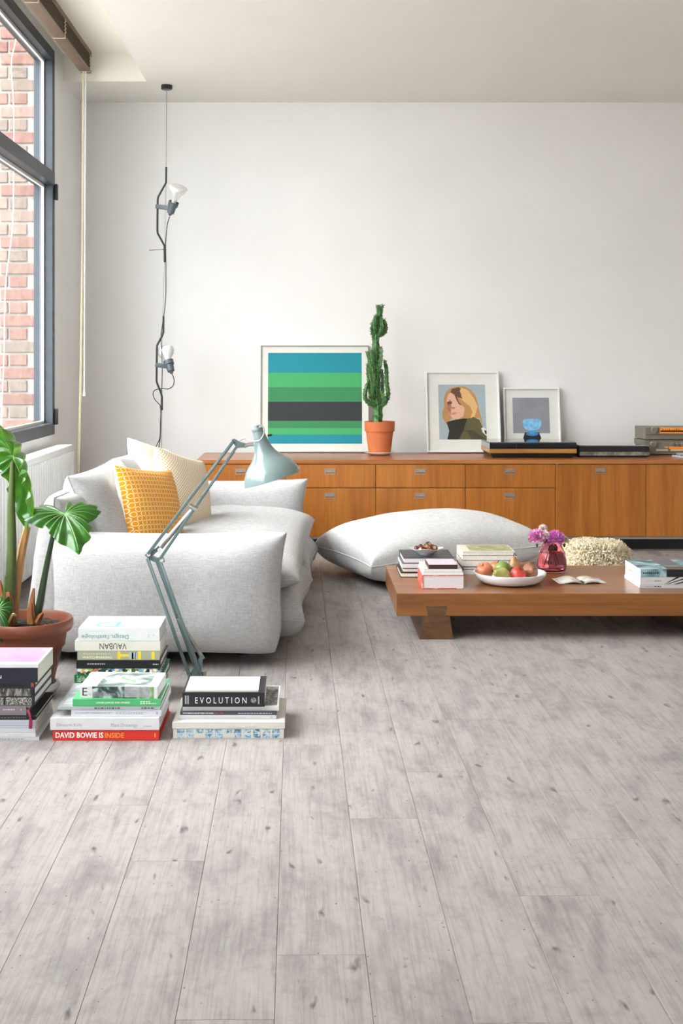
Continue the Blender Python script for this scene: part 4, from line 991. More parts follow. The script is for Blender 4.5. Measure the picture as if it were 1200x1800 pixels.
# ---- record player, tape deck, tuner and amplifier
def hifi_front(py, Y): return EYE - (py - HY) * Y / F
ZT_ = ZTOP
y0 = 7.47; a, b_ = fx_(860, y0), fx_(1013, y0)
tp = Vector(((a + b_) / 2, y0, ZT_))
tt = thing('record_player', 'black record player with wooden band and smoked lid on the sideboard', 'record player', tp)
hw = (b_ - a) / 2; dp = 0.36
m = MB(); m.add([(-hw + 0.022, 0.012, 0), (hw - 0.022, 0.012, 0), (hw - 0.022, dp - 0.02, 0), (-hw + 0.022, dp - 0.02, 0), (-hw + 0.004, 0, 0.028), (hw - 0.004, 0, 0.028), (hw - 0.004, dp, 0.028), (-hw + 0.004, dp, 0.028)], [(0, 3, 2, 1), (4, 5, 6, 7), (0, 1, 5, 4), (1, 2, 6, 5), (2, 3, 7, 6), (3, 0, 4, 7)])
m.build('base', M['black'], tt)
MB().box(-hw, hw, -0.003, dp, 0.0282, 0.053, bev=0.001, seg=1).build('wooden_band', wood('hifi_wood', srgb(150, 100, 44), srgb(178, 128, 62), srgb(196, 148, 80), (1, 14, 14)), tt)
MB().box(-hw + 0.001, hw - 0.001, -0.002, dp - 0.001, 0.0532, 0.088, bev=0.0015, seg=1).build('body', plain('smoked_acrylic', (0.006, 0.006, 0.007), 0.06, 0.1, 10, coat=0.6), tt)
MB().box(-hw + 0.001, hw - 0.001, 0.0, dp - 0.004, 0.0882, 0.094, bev=0.001, seg=1).build('lid', plain('mirror_smoked_lid', (0.30, 0.31, 0.33), 0.04, 0.03, 6, metal=0.85), tt)
MB().box(-0.10, -0.098, -0.0035, -0.0021, 0.058, 0.083).build('front_line', ink(70, 70, 72), tt)

y0 = 7.50; a, b_ = fx_(1018, y0), fx_(1141, y0); tp = Vector(((a + b_) / 2, y0, ZT_)); hw = (b_ - a) / 2; dp = 0.30
td = thing('cassette_deck', 'flat black hi-fi deck with a silver strip beside the record player', 'hi-fi deck', tp)
MB().box(-hw + 0.01, hw - 0.01, 0.01, dp - 0.01, 0, 0.008).build('base', M['black'], td)
MB().box(-hw, hw, 0, dp, 0.0082, 0.068, bev=0.003).build('body', M['black'], td)
MB().box(-hw, hw, -0.004, 0.0, 0.012, 0.034, bev=0.001, seg=1).build('front_strip', multi('worn_silver_strip', [(0.35, srgb(96, 88, 78)), (0.6, srgb(150, 142, 130))], 30, 0.3), td)
MB().box(-hw + 0.006, hw - 0.01, 0.012, dp - 0.02, 0.0682, 0.073, bev=0.001, seg=1).build('lid', plain('grey_mirror_lid', (0.5, 0.51, 0.53), 0.08, 0.03, 8, metal=0.7), td)

TAU = plain('taupe_metal', srgb(124, 118, 104), 0.5, 0.05, 20); TAUL = plain('pale_taupe_metal', srgb(150, 146, 132), 0.5, 0.05, 20)
y0 = 7.70; sc = y0 / F
GLOWD = bpy.data.materials.new('amber_dial'); GLOWD.use_nodes = True
_b = GLOWD.node_tree.nodes['Principled BSDF']
_no = N(GLOWD.node_tree, 'ShaderNodeTexNoise', Scale=20.0); GLOWD.node_tree.links.new(coords(GLOWD.node_tree), _no.inputs['Vector'])
_r = ramp(GLOWD.node_tree, _no.outputs[0], [(0.3, srgb(206, 110, 24)), (0.7, srgb(226, 140, 44))])
GLOWD.node_tree.links.new(_r.outputs[0], _b.inputs['Base Color']); GLOWD.node_tree.links.new(_r.outputs[0], _b.inputs['Emission Color']); _b.inputs['Emission Strength'].default_value = 0.35
def unit(name, label, cat, px0, yt, yb, z0):
    a = fx_(px0, y0); wd = 0.40; h = (yb - yt) * sc
    r = thing(name, label, cat, (a + wd / 2, y0, z0))
    MB().box(-wd / 2, wd / 2, 0, 0.25, 0.004, h, bev=0.003).build('casing', TAU, r)
    for sx_ in (-1, 1):
        MB().box(sx_ * (wd / 2 - 0.04) - 0.012, sx_ * (wd / 2 - 0.04) + 0.012, 0.02, 0.2, 0, 0.0042).build('foot', M['black'], r)
    return r, wd, h
r, wd, h = unit('amplifier', 'taupe hi-fi amplifier under the tuner at the right end of the sideboard', 'amplifier', 1132.5, 771.5, 797.5, ZT_ + 0.0004)
z_amp = ZT_ + 0.0004 + h
def knob(r, px, py, rad, basez):
    x = fx_(px, y0) - r.location.x; z = EYE - (py - HY) * sc - basez
    kb = MB().tube([(x, -0.016, z), (x, 0.0002, z)], [rad * 0.92, rad], 24).build('knob', TAUL, r, smooth=True)
    MB().tube([(x, -0.018, z), (x, -0.0161, z)], rad * 0.75, 20).build('knob_cap', TAU, kb, smooth=True)
knob(r, 1147.5, 780.5, 0.019, r.location.z)
for q in (1180.5, 1189.5, 1198): knob(r, q, 781.5, 0.012, r.location.z)
def fq(r, x0, x1, yt, yb, mat, nm): 
    x0 = fx_(x0, y0) - r.location.x; x1 = fx_(x1, y0) - r.location.x
    MB().box(x0, x1, -0.0022, 0.0003, EYE - (yb - HY) * sc - r.location.z, EYE - (yt - HY) * sc - r.location.z).build(nm, mat, r)
fq(r, 1153, 1173.5, 790, 792.3, ink(220, 208, 176), 'label_strip'); fq(r, 1178.5, 1230, 790, 792.3, ink(220, 208, 176), 'label_strip'); fq(r, 1176, 1235, 785, 789.5, GLOWD, 'dial'); fq(r, 1168, 1174, 785, 787.5, GLOWD, 'indicator')
r, wd, h = unit('tuner', 'taupe radio tuner with amber dial stacked on the amplifier', 'tuner', 1134, 747.5, 769.5, z_amp + 0.0005)
knob(r, 1149, 755.5, 0.021, r.location.z)
fq(r, 1159, 1235, 751.5, 761.5, GLOWD, 'dial'); fq(r, 1134.5, 1245, 764, 764.7, M['black'], 'front_line')
m = MB()
for k in range(18):
    x = fx_(1164 + k * 4, y0) - r.location.x; zc = EYE - (756 - HY) * sc - r.location.z
    m.box(x, x + 0.0035, -0.0028, -0.0022, zc - 0.007, zc + (0.009 if k % 3 == 0 else 0.004))
m.box(fx_(1160, y0) - r.location.x, fx_(1234, y0) - r.location.x, -0.0026, -0.0023, zc - 0.012, zc - 0.002)
m.build('scale', M['black'], r)
# loose disc cases in front of the amplifier
CDM = plain('clear_plastic_case', (0.55, 0.58, 0.64), 0.15, 0.2, 30, coat=0.5)
for k, (px, dz, rz) in enumerate(((1196, 0, 0.25), (1199, 0.0105, -0.15))):
    o = thing('disc_case', ['clear plastic disc case lying on the sideboard before the amplifier', 'upper clear disc case with blue insert before the amplifier'][k], 'disc case', (fx_(px, 7.52) + 0.045, 7.53, ZT_ + 0.0005 + dz), rz)
    MB().box(-0.07, 0.07, -0.062, 0.062, 0, 0.010, bev=0.0012, seg=1).build('case', CDM, o)
    MB().box(-0.062, 0.062, -0.0635, -0.0622, 0.002, 0.008).build('insert', ink(110, 120, 150), o)

# ---- cactus in a terracotta pot
KY = 7.70; ks = F / KY
ko = Vector((fx_(667, KY), KY, ZTOP + 0.0005))
sauc = thing('saucer', 'small white saucer under the cactus pot on the sideboard', 'saucer', ko)
MB().lathe([(0.001, 0.0), (0.055, 0.0), (0.075, 0.010), (0.094, 0.018), (0.092, 0.0195), (0.07, 0.0125), (0.05, 0.006), (0.001, 0.006)], 40).build('dish', M['ceramic'], sauc, smooth=True)
po = ko + Vector((0, 0, 0.0062))
cac = thing('potted_cactus', 'tall branching green cactus in a terracotta pot on the sideboard', 'cactus', po)
hp = (795.5 - 738) / ks
MB().lathe([(0.001, 0), (0.067, 0), (0.084, hp * 0.68), (0.0845, hp * 0.70), (0.092, hp * 0.70), (0.094, hp), (0.085, hp), (0.083, hp * 0.9), (0.001, hp * 0.9)], 44).build('pot', M['terracotta'], cac, smooth=True, angle=30)
MB().lathe([(0.001, hp * 0.905), (0.083, hp * 0.903)], 30).build('soil', M['soil'], cac)
CG = multi('cactus_skin', [(0.3, srgb(34, 74, 38)), (0.5, srgb(62, 116, 58)), (0.7, srgb(104, 156, 84))], 55, 0.45)
def kp(px, py, d=0.0): return Vector(((px - 667) / ks, d, (795 - py) / ks - 0.0))
thorn = MB()
rg = random.Random(12)
def ridge(nr_): return lambda th: 1.0 + 0.30 * math.cos(nr_ * th)
def stem(name, pts, rad, par, nr_=4, step=0.018):
    pts = smooth_path(pts, 7); nP = len(pts)
    rr = []
    for i in range(nP):
        t = i / (nP - 1)
        rv = rad[0] + (rad[1] - rad[0]) * t
        if t > 0.93: rv *= max(0.2, (1 - t) / 0.07)
        rv *= 1 + 0.10 * math.sin(i * 1.9)
        rr.append(rv)
    o = MB().tube(pts, rr, nr_ * 5, shape=ridge(nr_)).build(name, CG, par, smooth=True, angle=180)
    # thorns and tiny leaves along the ribs
    for i in range(1, nP - 1):
        for k in range(nr_ + 2):
            a = rg.uniform(0, 2 * PI)
            t = (pts[i + 1] - pts[i]).normalized(); u = t.orthogonal().normalized(); v = t.cross(u)
            d = (u * math.cos(a) + v * math.sin(a)); b0 = pts[i] + d * rr[i] * 1.05 + t * rg.uniform(-0.006, 0.006)
            L_ = rg.uniform(0.007, 0.014); s_ = 0.0026
            tp_ = b0 + (d * 0.85 + t * 0.5) * L_
            thorn.add([b0 + t * s_, b0 - t * s_, b0 + d.cross(t) * s_, tp_], [(0, 1, 3), (1, 2, 3), (2, 0, 3)])
    return o
stem('stem', [kp(663.5, 742), kp(664, 715), kp(661, 690), kp(662, 655), kp(661, 620), kp(660, 585), kp(663, 565), kp(667, 548), kp(666.5, 533)], (0.023, 0.013), cac, 4)
branches = [
    [(662, 708, -0.01), (652, 706, -0.02), (645.5, 697, -0.02), (646, 682, -0.02), (650, 668, -0.015)],
    [(664, 712, 0), (672, 706, -0.03), (671, 694, -0.035), (668, 684, -0.03)],
    [(666, 712, 0), (674, 704, 0.0), (678.5, 690, 0.0), (676.5, 670, 0.0), (676, 648, 0.0), (673, 629, 0.0)],
    [(664, 708, 0), (669, 695, 0.02), (671, 670, 0.02), (669.5, 645, 0.015)],
    [(661, 704, 0), (655, 695, 0.01), (651.5, 672, 0.01), (649.5, 645, 0.005), (650.5, 637, 0.0)],
    [(661, 700, 0), (656, 690, -0.03), (655, 672, -0.03), (652, 655, -0.025), (651.5, 642, -0.02)],
    [(661, 690, 0), (659, 672, -0.03), (657, 655, -0.03), (655.5, 640, -0.03)],
    [(662, 660, 0), (655, 648, -0.01), (652, 632, -0.01), (648, 614, -0.01)],
    [(662, 655, 0), (666, 640, -0.02), (668, 622, -0.02), (668, 606, -0.01)],
    [(661, 650, 0), (656, 636, -0.03), (655, 622, -0.03), (654.5, 612, -0.02)],
    [(661, 588, 0), (656, 584, -0.01), (655, 574, -0.01), (656.5, 562, -0.01)],
    [(662, 588, 0), (671, 583, 0.0), (675, 574, 0.0), (672.5, 558, 0.0)],
    [(662, 586, 0), (668, 580, -0.02), (669, 568, -0.02), (668, 552, -0.01)],
    [(661, 586, 0), (658.5, 574, -0.02), (659, 560, -0.02), (662, 550, -0.01)],
    [(666.5, 545, 0), (669, 540, 0), (671, 533, 0)],
    [(666.5, 545, 0), (664, 540, 0), (663, 533, 0)],
]
for q in branches:
    b_len = abs(q[0][1] - q[-1][1])
    rr_ = (0.0115, 0.008) if b_len > 25 else (0.008, 0.005)
    stem('branch', [kp(663 + (p_[0] - 663) * 1.22, p_[1], p_[2] * 1.2) for p_ in q], rr_, cac, 3 if b_len < 30 else 4)
th_o = thorn.build('thorns', multi('thorn_green', [(0.4, srgb(44, 70, 40)), (0.6, srgb(118, 140, 88))], 80), cac, recalc=False)
th_o['kind'] = 'stuff'

# ---- big-leaved plant in a brown pot
QY = 4.15; qs = F / QY
qo = Vector((fx_(46, QY), QY, 0.0005))
dish = thing('plant_dish', 'pale blue-grey dish under the brown plant pot on the floor', 'dish', qo)
MB().lathe([(0.001, 0), (0.06, 0), (0.095, 0.012), (0.110, 0.032), (0.106, 0.043), (0.098, 0.046), (0.095, 0.04), (0.088, 0.022), (0.06, 0.014), (0.001, 0.014)], 48).build('dish', plain('blue_grey_glaze', srgb(204, 212, 222), 0.25, 0.04, 12, coat=0.3), dish, smooth=True)
po = qo + Vector((0, 0, 0.0145))
plant = thing('potted_plant', 'large-leaved green plant in a brown plastic pot beside the sofa', 'plant', po)
zr = EYE - (1086 - HY) / qs - po.z
MB().lathe([(0.001, 0), (0.083, 0), (0.120, zr * 0.62), (0.1205, zr * 0.625), (0.127, zr * 0.63), (0.134, zr * 0.83), (0.148, zr * 0.84), (0.154, zr * 0.89), (0.154, zr * 0.97), (0.150, zr), (0.143, zr), (0.138, zr * 0.97), (0.13, zr * 0.85), (0.001, zr * 0.85)], 64).build('pot', M['terradark'], plant, smooth=True, angle=32)
sl2 = MB()
nS = 22
V = []; Fs = []
for i in range(nS + 1):
    for k in range(36):
        rr_ = 0.132 * i / nS; a = 2 * PI * k / 36
        V.append((rr_ * math.cos(a), rr_ * math.sin(a), zr * 0.88 + 0.012 * mnoise.noise(Vector((rr_ * math.cos(a) * 60, rr_ * math.sin(a) * 60, 0)))))
for i in range(nS):
    for k in range(36): Fs.append((i * 36 + k, (i + 1) * 36 + k, (i + 1) * 36 + (k + 1) % 36, i * 36 + (k + 1) % 36))
sl2.add(V, Fs).build('soil', M['soil'], plant)
def gp(px, py, d=0.0):
    return P(px, py, QY + d) - po
PET = multi('petiole_green', [(0.3, srgb(48, 58, 26)), (0.6, srgb(78, 92, 44))], 12, 0.4, stretch=(3, 3, 0.4))
PETD = multi('dark_petiole', [(0.3, srgb(26, 40, 20)), (0.6, srgb(44, 64, 32))], 12, 0.4, stretch=(3, 3, 0.4))
HUSK = multi('dry_husk', [(0.3, srgb(84, 46, 20)), (0.5, srgb(138, 84, 40)), (0.7, srgb(176, 122, 66))], 40, 0.7, stretch=(2, 2, 0.3))
CUTS = multi('cut_stem_tan', [(0.3, srgb(150, 96, 44)), (0.6, srgb(206, 160, 100))], 12, 0.6, stretch=(3, 3, 0.3))
MB().tube(smooth_path([gp(14, 1092), gp(18, 1030), gp(21, 960), gp(20, 900), gp(21, 855), gp(22, 812)]), [0.021 - 0.013 * k / 30 for k in range(31)], 14).build('petiole', PET, plant, smooth=True)
MB().tube(smooth_path([gp(63, 1090), gp(70, 1060), gp(79, 1010), gp(88, 965), gp(97, 925), gp(105, 903)]), [0.014 - 0.009 * k / 30 for k in range(31)], 14).build('petiole', PETD, plant, smooth=True)
MB().tube(smooth_path([gp(22, 1088, 0.03), gp(30, 1020, 0.03), gp(40, 960, 0.03), gp(48, 926, 0.03)]), [0.018 - 0.006 * k / 18 for k in range(19)], 6).build('cut_stem', CUTS, plant)
def husk(pts, r0, r1, mt=HUSK):
    pts = smooth_path([gp(*q) for q in pts]); n = len(pts)
    MB().tube(pts, [r0 + (r1 - r0) * (k / (n - 1)) ** 1.5 for k in range(n)], 9, shape=lambda t: 1 + 0.22 * math.cos(3 * t)).build('husk', mt, plant, smooth=True)
husk([(14, 1097, -0.01), (16, 1070, -0.01), (14, 1040, -0.01)], 0.030, 0.014)
husk([(3, 1090, -0.02), (3, 1060, -0.02), (0, 1020, -0.02)], 0.022, 0.003)
husk([(55, 1096, -0.03), (54, 1078, -0.03), (54, 1060, -0.03)], 0.012, 0.005)
husk([(60, 1090, 0.0), (57, 1060, 0.0), (60, 1034, 0.0)], 0.013, 0.003)
husk([(64, 1094, -0.02), (70, 1085, -0.02), (75, 1078, -0.03)], 0.011, 0.003)
husk([(14, 1096, -0.06), (22, 1080, -0.07), (28, 1082, -0.06)], 0.004, 0.003, plain('pale_husk', srgb(214, 190, 146), 0.8, 0.1, 40))
husk([(5, 1075, -0.05), (8, 1040, -0.05), (9, 1012, -0.04)], 0.006, 0.002, PET)
for q in range(26):
    a = rg.uniform(0, 2 * PI); rr_ = rg.uniform(0.03, 0.12)
    MB().lathe([(0.0005, -0.004), (0.006, 0.0), (0.0005, 0.004)], 6, M=Matrix.Translation((rr_ * math.cos(a), rr_ * math.sin(a), zr * 0.895)) @ Matrix.Rotation(a, 4, 'Y')).build('bark_chip', HUSK if q % 3 else M['soil'], plant)

def mat_leaf():
    m, nt, b = nodes('glossy_leaf')
    no = N(nt, 'ShaderNodeTexNoise', Scale=14.0, Detail=4.0); nt.links.new(coords(nt), no.inputs['Vector'])
    r = ramp(nt, no.outputs[0], [(0.3, srgb(18, 62, 16)), (0.55, srgb(36, 96, 24)), (0.75, srgb(62, 126, 34))])
    nt.links.new(r.outputs[0], b.inputs['Base Color']); b.inputs['Roughness'].default_value = 0.28
    b.inputs['Coat Weight'].default_value = 0.3
    b.inputs['Subsurface Weight'].default_value = 0.0
    out = nt.nodes['Material Output']
    tl = N(nt, 'ShaderNodeBsdfTranslucent'); nt.links.new(mixc(nt, 0.6, r.outputs[0], srgb(130, 196, 40)), tl.inputs[0])
    mx = nt.nodes.new('ShaderNodeMixShader'); mx.inputs[0].default_value = 0.28
    nt.links.new(b.outputs[0], mx.inputs[1]); nt.links.new(tl.outputs[0], mx.inputs[2]); nt.links.new(mx.outputs[0], out.inputs[0])
    return m
LEAF = mat_leaf(); VEIN = plain('pale_vein', srgb(142, 190, 120), 0.4, 0.05, 30)
def leaf(attach, tip, lateral, droop, wscale, waves=9, fold=0.25, seed=0, nring=12, nth=96):
    """arrow-shaped leaf as a fan around its attachment; tip and lateral are vectors in metres"""
    tip = Vector(tip); lat = Vector(lateral).normalized(); L_ = tip.length; td_ = tip.normalized()
    lat = (lat - td_ * lat.dot(td_)).normalized(); nrm = td_.cross(lat)
    if nrm.z < 0: nrm = -nrm
    A = math.radians(166)
    def rad_(th):
        t = abs(th) / A
        base = 1.0 - 0.62 * math.sin(min(1, t / 0.42) * PI / 2) + 0.34 * math.sin(max(0, (t - 0.35) / 0.65) * PI * 0.62)
        return base
    def pt(rho, th):
        rr_ = rad_(th) * rho
        rr_ *= 1 + 0.075 * (rho ** 3) * math.cos(waves * 2 * th + seed) 
        x = rr_ * math.cos(th); y = rr_ * math.sin(th) * wscale
        z = -droop * (rho ** 2) * (0.4 + 0.6 * (rr_ ** 2)) + fold * abs(y) * (1 - 0.8 * rho) + 0.040 * rho * math.cos(waves * 2 * th + seed)
        z += 0.03 * rho * rho * mnoise.noise(Vector((x * 4 + seed, y * 4, 0)))
        return attach + (td_ * x + lat * y + nrm * z) * L_
    V = [attach]; Fs = []
    for i in range(1, nring + 1):
        for k in range(nth + 1): V.append(pt(i / nring, -A + 2 * A * k / nth))
    for k in range(nth): Fs.append((0, 1 + k, 2 + k))
    for i in range(nring - 1):
        for k in range(nth):
            a = 1 + i * (nth + 1) + k; Fs.append((a, a + nth + 1, a + nth + 2, a + 1))
    o = MB().add(V, Fs).build('leaf', LEAF, plant, smooth=True, angle=180, recalc=False)
    mr = MB()
    for j, th in enumerate([0] + [s_ * PI / waves * k for k in range(1, int(A / (PI / waves))) for s_ in (1, -1)]):
        pts = [pt(0.02 + 0.93 * k / 10, th) + nrm * 0.0006 for k in range(11)]
        w0 = 0.0024 if j == 0 else 0.0013
        mr.tube(pts, [w0 * (1 - 0.8 * k / 10) for k in range(11)], 5)
    mr.build('veins', VEIN, o, smooth=True)
    return o
leaf(gp(114, 904, -0.02), gp(138, 950, -0.17) - gp(114, 904, -0.02), (1, 0.10, -0.06), 0.26, 1.12, seed=0.0)
leaf(gp(22, 803, -0.02), gp(78, 916, 0.05) - gp(22, 803, -0.02), (0.42, -0.85, 0.26), 0.30, 1.0, seed=1.2, fold=0.5)
leaf(gp(-4, 1072, -0.08), gp(3, 1120, -0.15) - gp(-4, 1072, -0.08), (1, 0.2, 0.1), 0.3, 0.75, seed=2.0)

# ================================================================== ON THE COFFEE TABLE
def T(py): return (EYE - TT) * F / (py - HY)       # depth of a point on the table top seen at row py
def tstack(Yf, rows):
    z = TT + 0.0003
    for rw in rows:
        yy = Yf + rw.get('dy', 0)
        zt = EYE - (rw['top'] - HY) * yy / F; th = max(0.005, zt - z)
        kw = {k: v for k, v in rw.items() if k in ('pages', 'hard', 'texts', 'bars', 'rects', 'toprects', 'toptexts', 'rz', 'fore', 'disc')}
        book(rw['label'], fx_(rw['px'][0], yy), fx_(rw['px'][1], yy), yy, z, th, rw['dep'], rw['cover'], **kw)
        z += th
    return z
LIL = plain('lilac_white_edges', srgb(226, 220, 226), 0.8, 0.04, 160)
yA = T(1015)
zA = tstack(yA, [
    dict(label='dark-edged cream book at the bottom of the chestnut bowl stack', px=(703.5, 790), top=1006.5, dep=0.235, cover=CBRN, pages=M['paper'], fore=True),
    dict(label='thin black book second from below under the chestnut bowl', px=(707, 792), top=998.5, dy=0.004, dep=0.23, cover=CBK, pages=M['paper'], fore=True),
    dict(label='lilac-edged book third from below under the chestnut bowl', px=(706, 796), top=990.5, dep=0.23, cover=cover('slate_cover', 104, 110, 120), pages=LIL, fore=True, hard=False),
    dict(label='slate-black hardback carrying the chestnut bowl', px=(708.5, 798), top=980.5, dep=0.24, cover=cover('slate_black_cover', 52, 56, 64), pages=LIL, fore=True),
])
yB = T(1035)
zB = tstack(yB, [
    dict(label='thick red-covered block of a book at the front corner of the table', px=(742, 816), top=1011, dep=0.215, cover=CORAL, pages=LIL, fore='left', hard=True),
    dict(label='cream paperback lying on the red book', px=(743, 814), top=1005.5, dep=0.20, cover=CCRE, pages=M['paperwhite'], fore=True, hard=False),
    dict(label='ivory paperback directly under the pink booklet', px=(744, 812), top=1000, dep=0.20, cover=CI, pages=M['paperwhite'], fore=True, hard=False),
    dict(label='small pink booklet with dark brown edge, topmost on the red book', px=(753, 804), top=992.5, dep=0.15, cover=CBRN, pages=CBRN, fore=True, hard=False, toprects=[(0.01, 0.99, 0.01, 0.99, ink(226, 196, 206)), (0.08, 0.92, 0.1, 0.9, multi('pink_lace_print', [(0.45, srgb(216, 172, 190)), (0.55, srgb(236, 216, 226))], 160))]),
])
yC = T(1010)
zC = tstack(yC, [
    dict(label='white book lowest in the cream stack behind the fruit bowl', px=(814, 888), top=1001.5, dep=0.21, cover=CW, fore=True, hard=False),
    dict(label='thin dark-covered book second from below in the cream stack', px=(813, 893), top=996, dep=0.21, cover=CBK, pages=M['paper'], fore=True),
    dict(label='cream book in the middle of the stack behind the fruit bowl', px=(812, 894), top=985, dep=0.21, cover=CTAU, pages=M['paper'], fore=True, hard=False),
    dict(label='wide cream book second from the top behind the fruit bowl', px=(812.5, 909), top=976.5, dep=0.215, cover=CTAU, pages=M['paper'], fore=True, hard=False),
    dict(label='cream book with olive picture cover, topmost behind the fruit bowl', px=(812, 905), top=969, dep=0.20, cover=CCRE, pages=M['paper'], fore=True, hard=True, toprects=[(0.16, 0.97, 0.06, 0.94, MAPP)]),
])
yD = T(1034)
DARKW = ink(30, 28, 30)
zD = tstack(yD, [
    dict(label='thin white book at the bottom of the right table stack', px=(1124, 1262), top=1027.5, dep=0.25, cover=CWB, hard=False, texts=[('W A L T E R', 0.08, 0.17, 0.3, 0.62, (70, 66, 70), False)], bars=[(0.185, 0.275, 0.3, 0.62, (70, 66, 70))]),
    dict(label='thin white book with black rays on the spine, second in the right table stack', px=(1125, 1260), top=1014.5, dep=0.245, cover=CW, hard=False, texts=[('W A L T E R', 0.08, 0.17, 0.42, 0.58, (150, 146, 150), False)], bars=[(0.185, 0.275, 0.42, 0.58, (150, 146, 150))]),
    dict(label='book with icy blue landscape cover, topmost of the right table stack', px=(1125.5, 1258), top=1000.5, dep=0.25, cover=ICE, hard=False, rects=[(0.345, 1.0, 0.02, 0.98, DARKW), (0.0, 0.25, 0.02, 0.98, ICE)], bars=[(0.03, 0.24, 0.42, 0.62, (30, 50, 58)), (0.42, 0.6, 0.46, 0.62, (150, 140, 140))], toprects=[(0.36, 0.62, 0.0, 0.30, ink(104, 78, 62)), (0.36, 0.62, 0.36, 0.98, ink(110, 108, 112)), (0.68, 1.0, 0.05, 0.9, ICE)]),
])
bkr = [o for o in bpy.data.objects if o.get('label', '').startswith('thin white book with black rays')][0]
m = MB(); wD = fx_(1260, yD) - fx_(1125, yD); thD = 13 * yD / F
for (a0, a1, b0, b1) in ((0.31, 0.315, 0.47, 0.52), (0.34, 0.36, 0.60, 0.66), (0.43, 0.47, 0.75, 0.9)):
    m.add([(-wD / 2 + wD * a0, -0.0005, 0.001), (-wD / 2 + wD * a1, -0.0005, 0.001), (-wD / 2 + wD * b1, -0.0005, thD), (-wD / 2 + wD * b0, -0.0005, thD)], [(0, 1, 2, 3)])
m.build('spine_print', DARKW, bkr)
top_b = [o for o in bpy.data.objects if o.get('label', '').startswith('book with icy blue')][0]
MB().box(-wD / 2 - 0.012, -wD / 2 + 0.03, 0.135, 0.147, 0.006, 0.0068).build('bookmark', ink(226, 214, 60), top_b)

# chestnut bowl
cyb = yA + 0.085; cxb = fx_(748.5, cyb)
cb = thing('nut_bowl', 'small white square-lipped bowl on the slate-black book', 'bowl', (cxb, cyb, zA + 0.0005))
V = []; Fs = []; n_ = 48
profb = [(0.001, 0.0), (0.026, 0.0), (0.030, 0.004), (0.052, 0.018), (0.070, 0.030), (0.0685, 0.031), (0.050, 0.021), (0.028, 0.008), (0.001, 0.007)]
for (rr_, zz) in profb:
    for k in range(n_):
        a = 2 * PI * k / n_; f_ = 1 + 0.10 * (rr_ / 0.07) ** 2 * math.cos(4 * a + 0.5)
        V.append((rr_ * f_ * math.cos(a), rr_ * f_ * math.sin(a), zz + 0.004 * (rr_ / 0.07) ** 3 * math.cos(4 * a + 0.5)))
for i in range(len(profb) - 1):
    for k in range(n_): Fs.append((i * n_ + k, i * n_ + (k + 1) % n_, (i + 1) * n_ + (k + 1) % n_, (i + 1) * n_ + k))
MB().add(V, Fs).build('bowl', M['ceramic'], cb, smooth=True)
CHN = multi('chestnut_shell', [(0.3, srgb(52, 20, 12)), (0.55, srgb(92, 42, 26)), (0.75, srgb(128, 66, 38))], 30, 0.2); CHT = plain('chestnut_scar', srgb(186, 140, 96), 0.6, 0.08, 60)
spots = [(-0.040, -0.012, 0.028, 0.3), (-0.022, -0.022, 0.027, 1.2), (0.000, -0.008, 0.035, 2.0), (0.016, -0.022, 0.031, 0.8), (0.012, 0.012, 0.042, 2.6), (0.036, -0.010, 0.029, 1.7), (-0.020, 0.016, 0.030, 3.0), (0.030, 0.018, 0.030, 0.1)]
nl = ['chestnut at the left rim of the white bowl', 'pale-scarred chestnut second from the left in the bowl', 'dark chestnut in the middle of the bowl', 'large chestnut at the front of the bowl', 'reddish chestnut on top of the heap in the bowl', 'chestnut at the right rim of the white bowl', 'chestnut half hidden at the back left of the bowl', 'chestnut half hidden at the back right of the bowl']
nut = None
for k, (x, y, z, a) in enumerate(spots):
    if nut is None:
        o = MB().lathe([(0.0005, -0.010), (0.008, -0.0095), (0.0135, -0.005), (0.015, 0.001), (0.011, 0.008), (0.004, 0.0125), (0.0005, 0.0145)], 18).build('chestnut', CHN, smooth=True, angle=180); nut = o
        sc_ = MB().lathe([(0.0005, -0.0104), (0.0075, -0.0099)], 14).build('scar', CHT, o)
        sc_me = sc_.data
    else:
        o = bpy.data.objects.new('chestnut', nut.data); COL.objects.link(o)
        c2 = bpy.data.objects.new('scar', sc_me); COL.objects.link(c2); c2.parent = o
    o.location = (cxb + x, cyb + y, zA + z); o.rotation_euler = (0.5 + a, 0.4 * a, a * 2)
    tag(o, nl[k], 'chestnut', 'chestnuts in the white bowl')

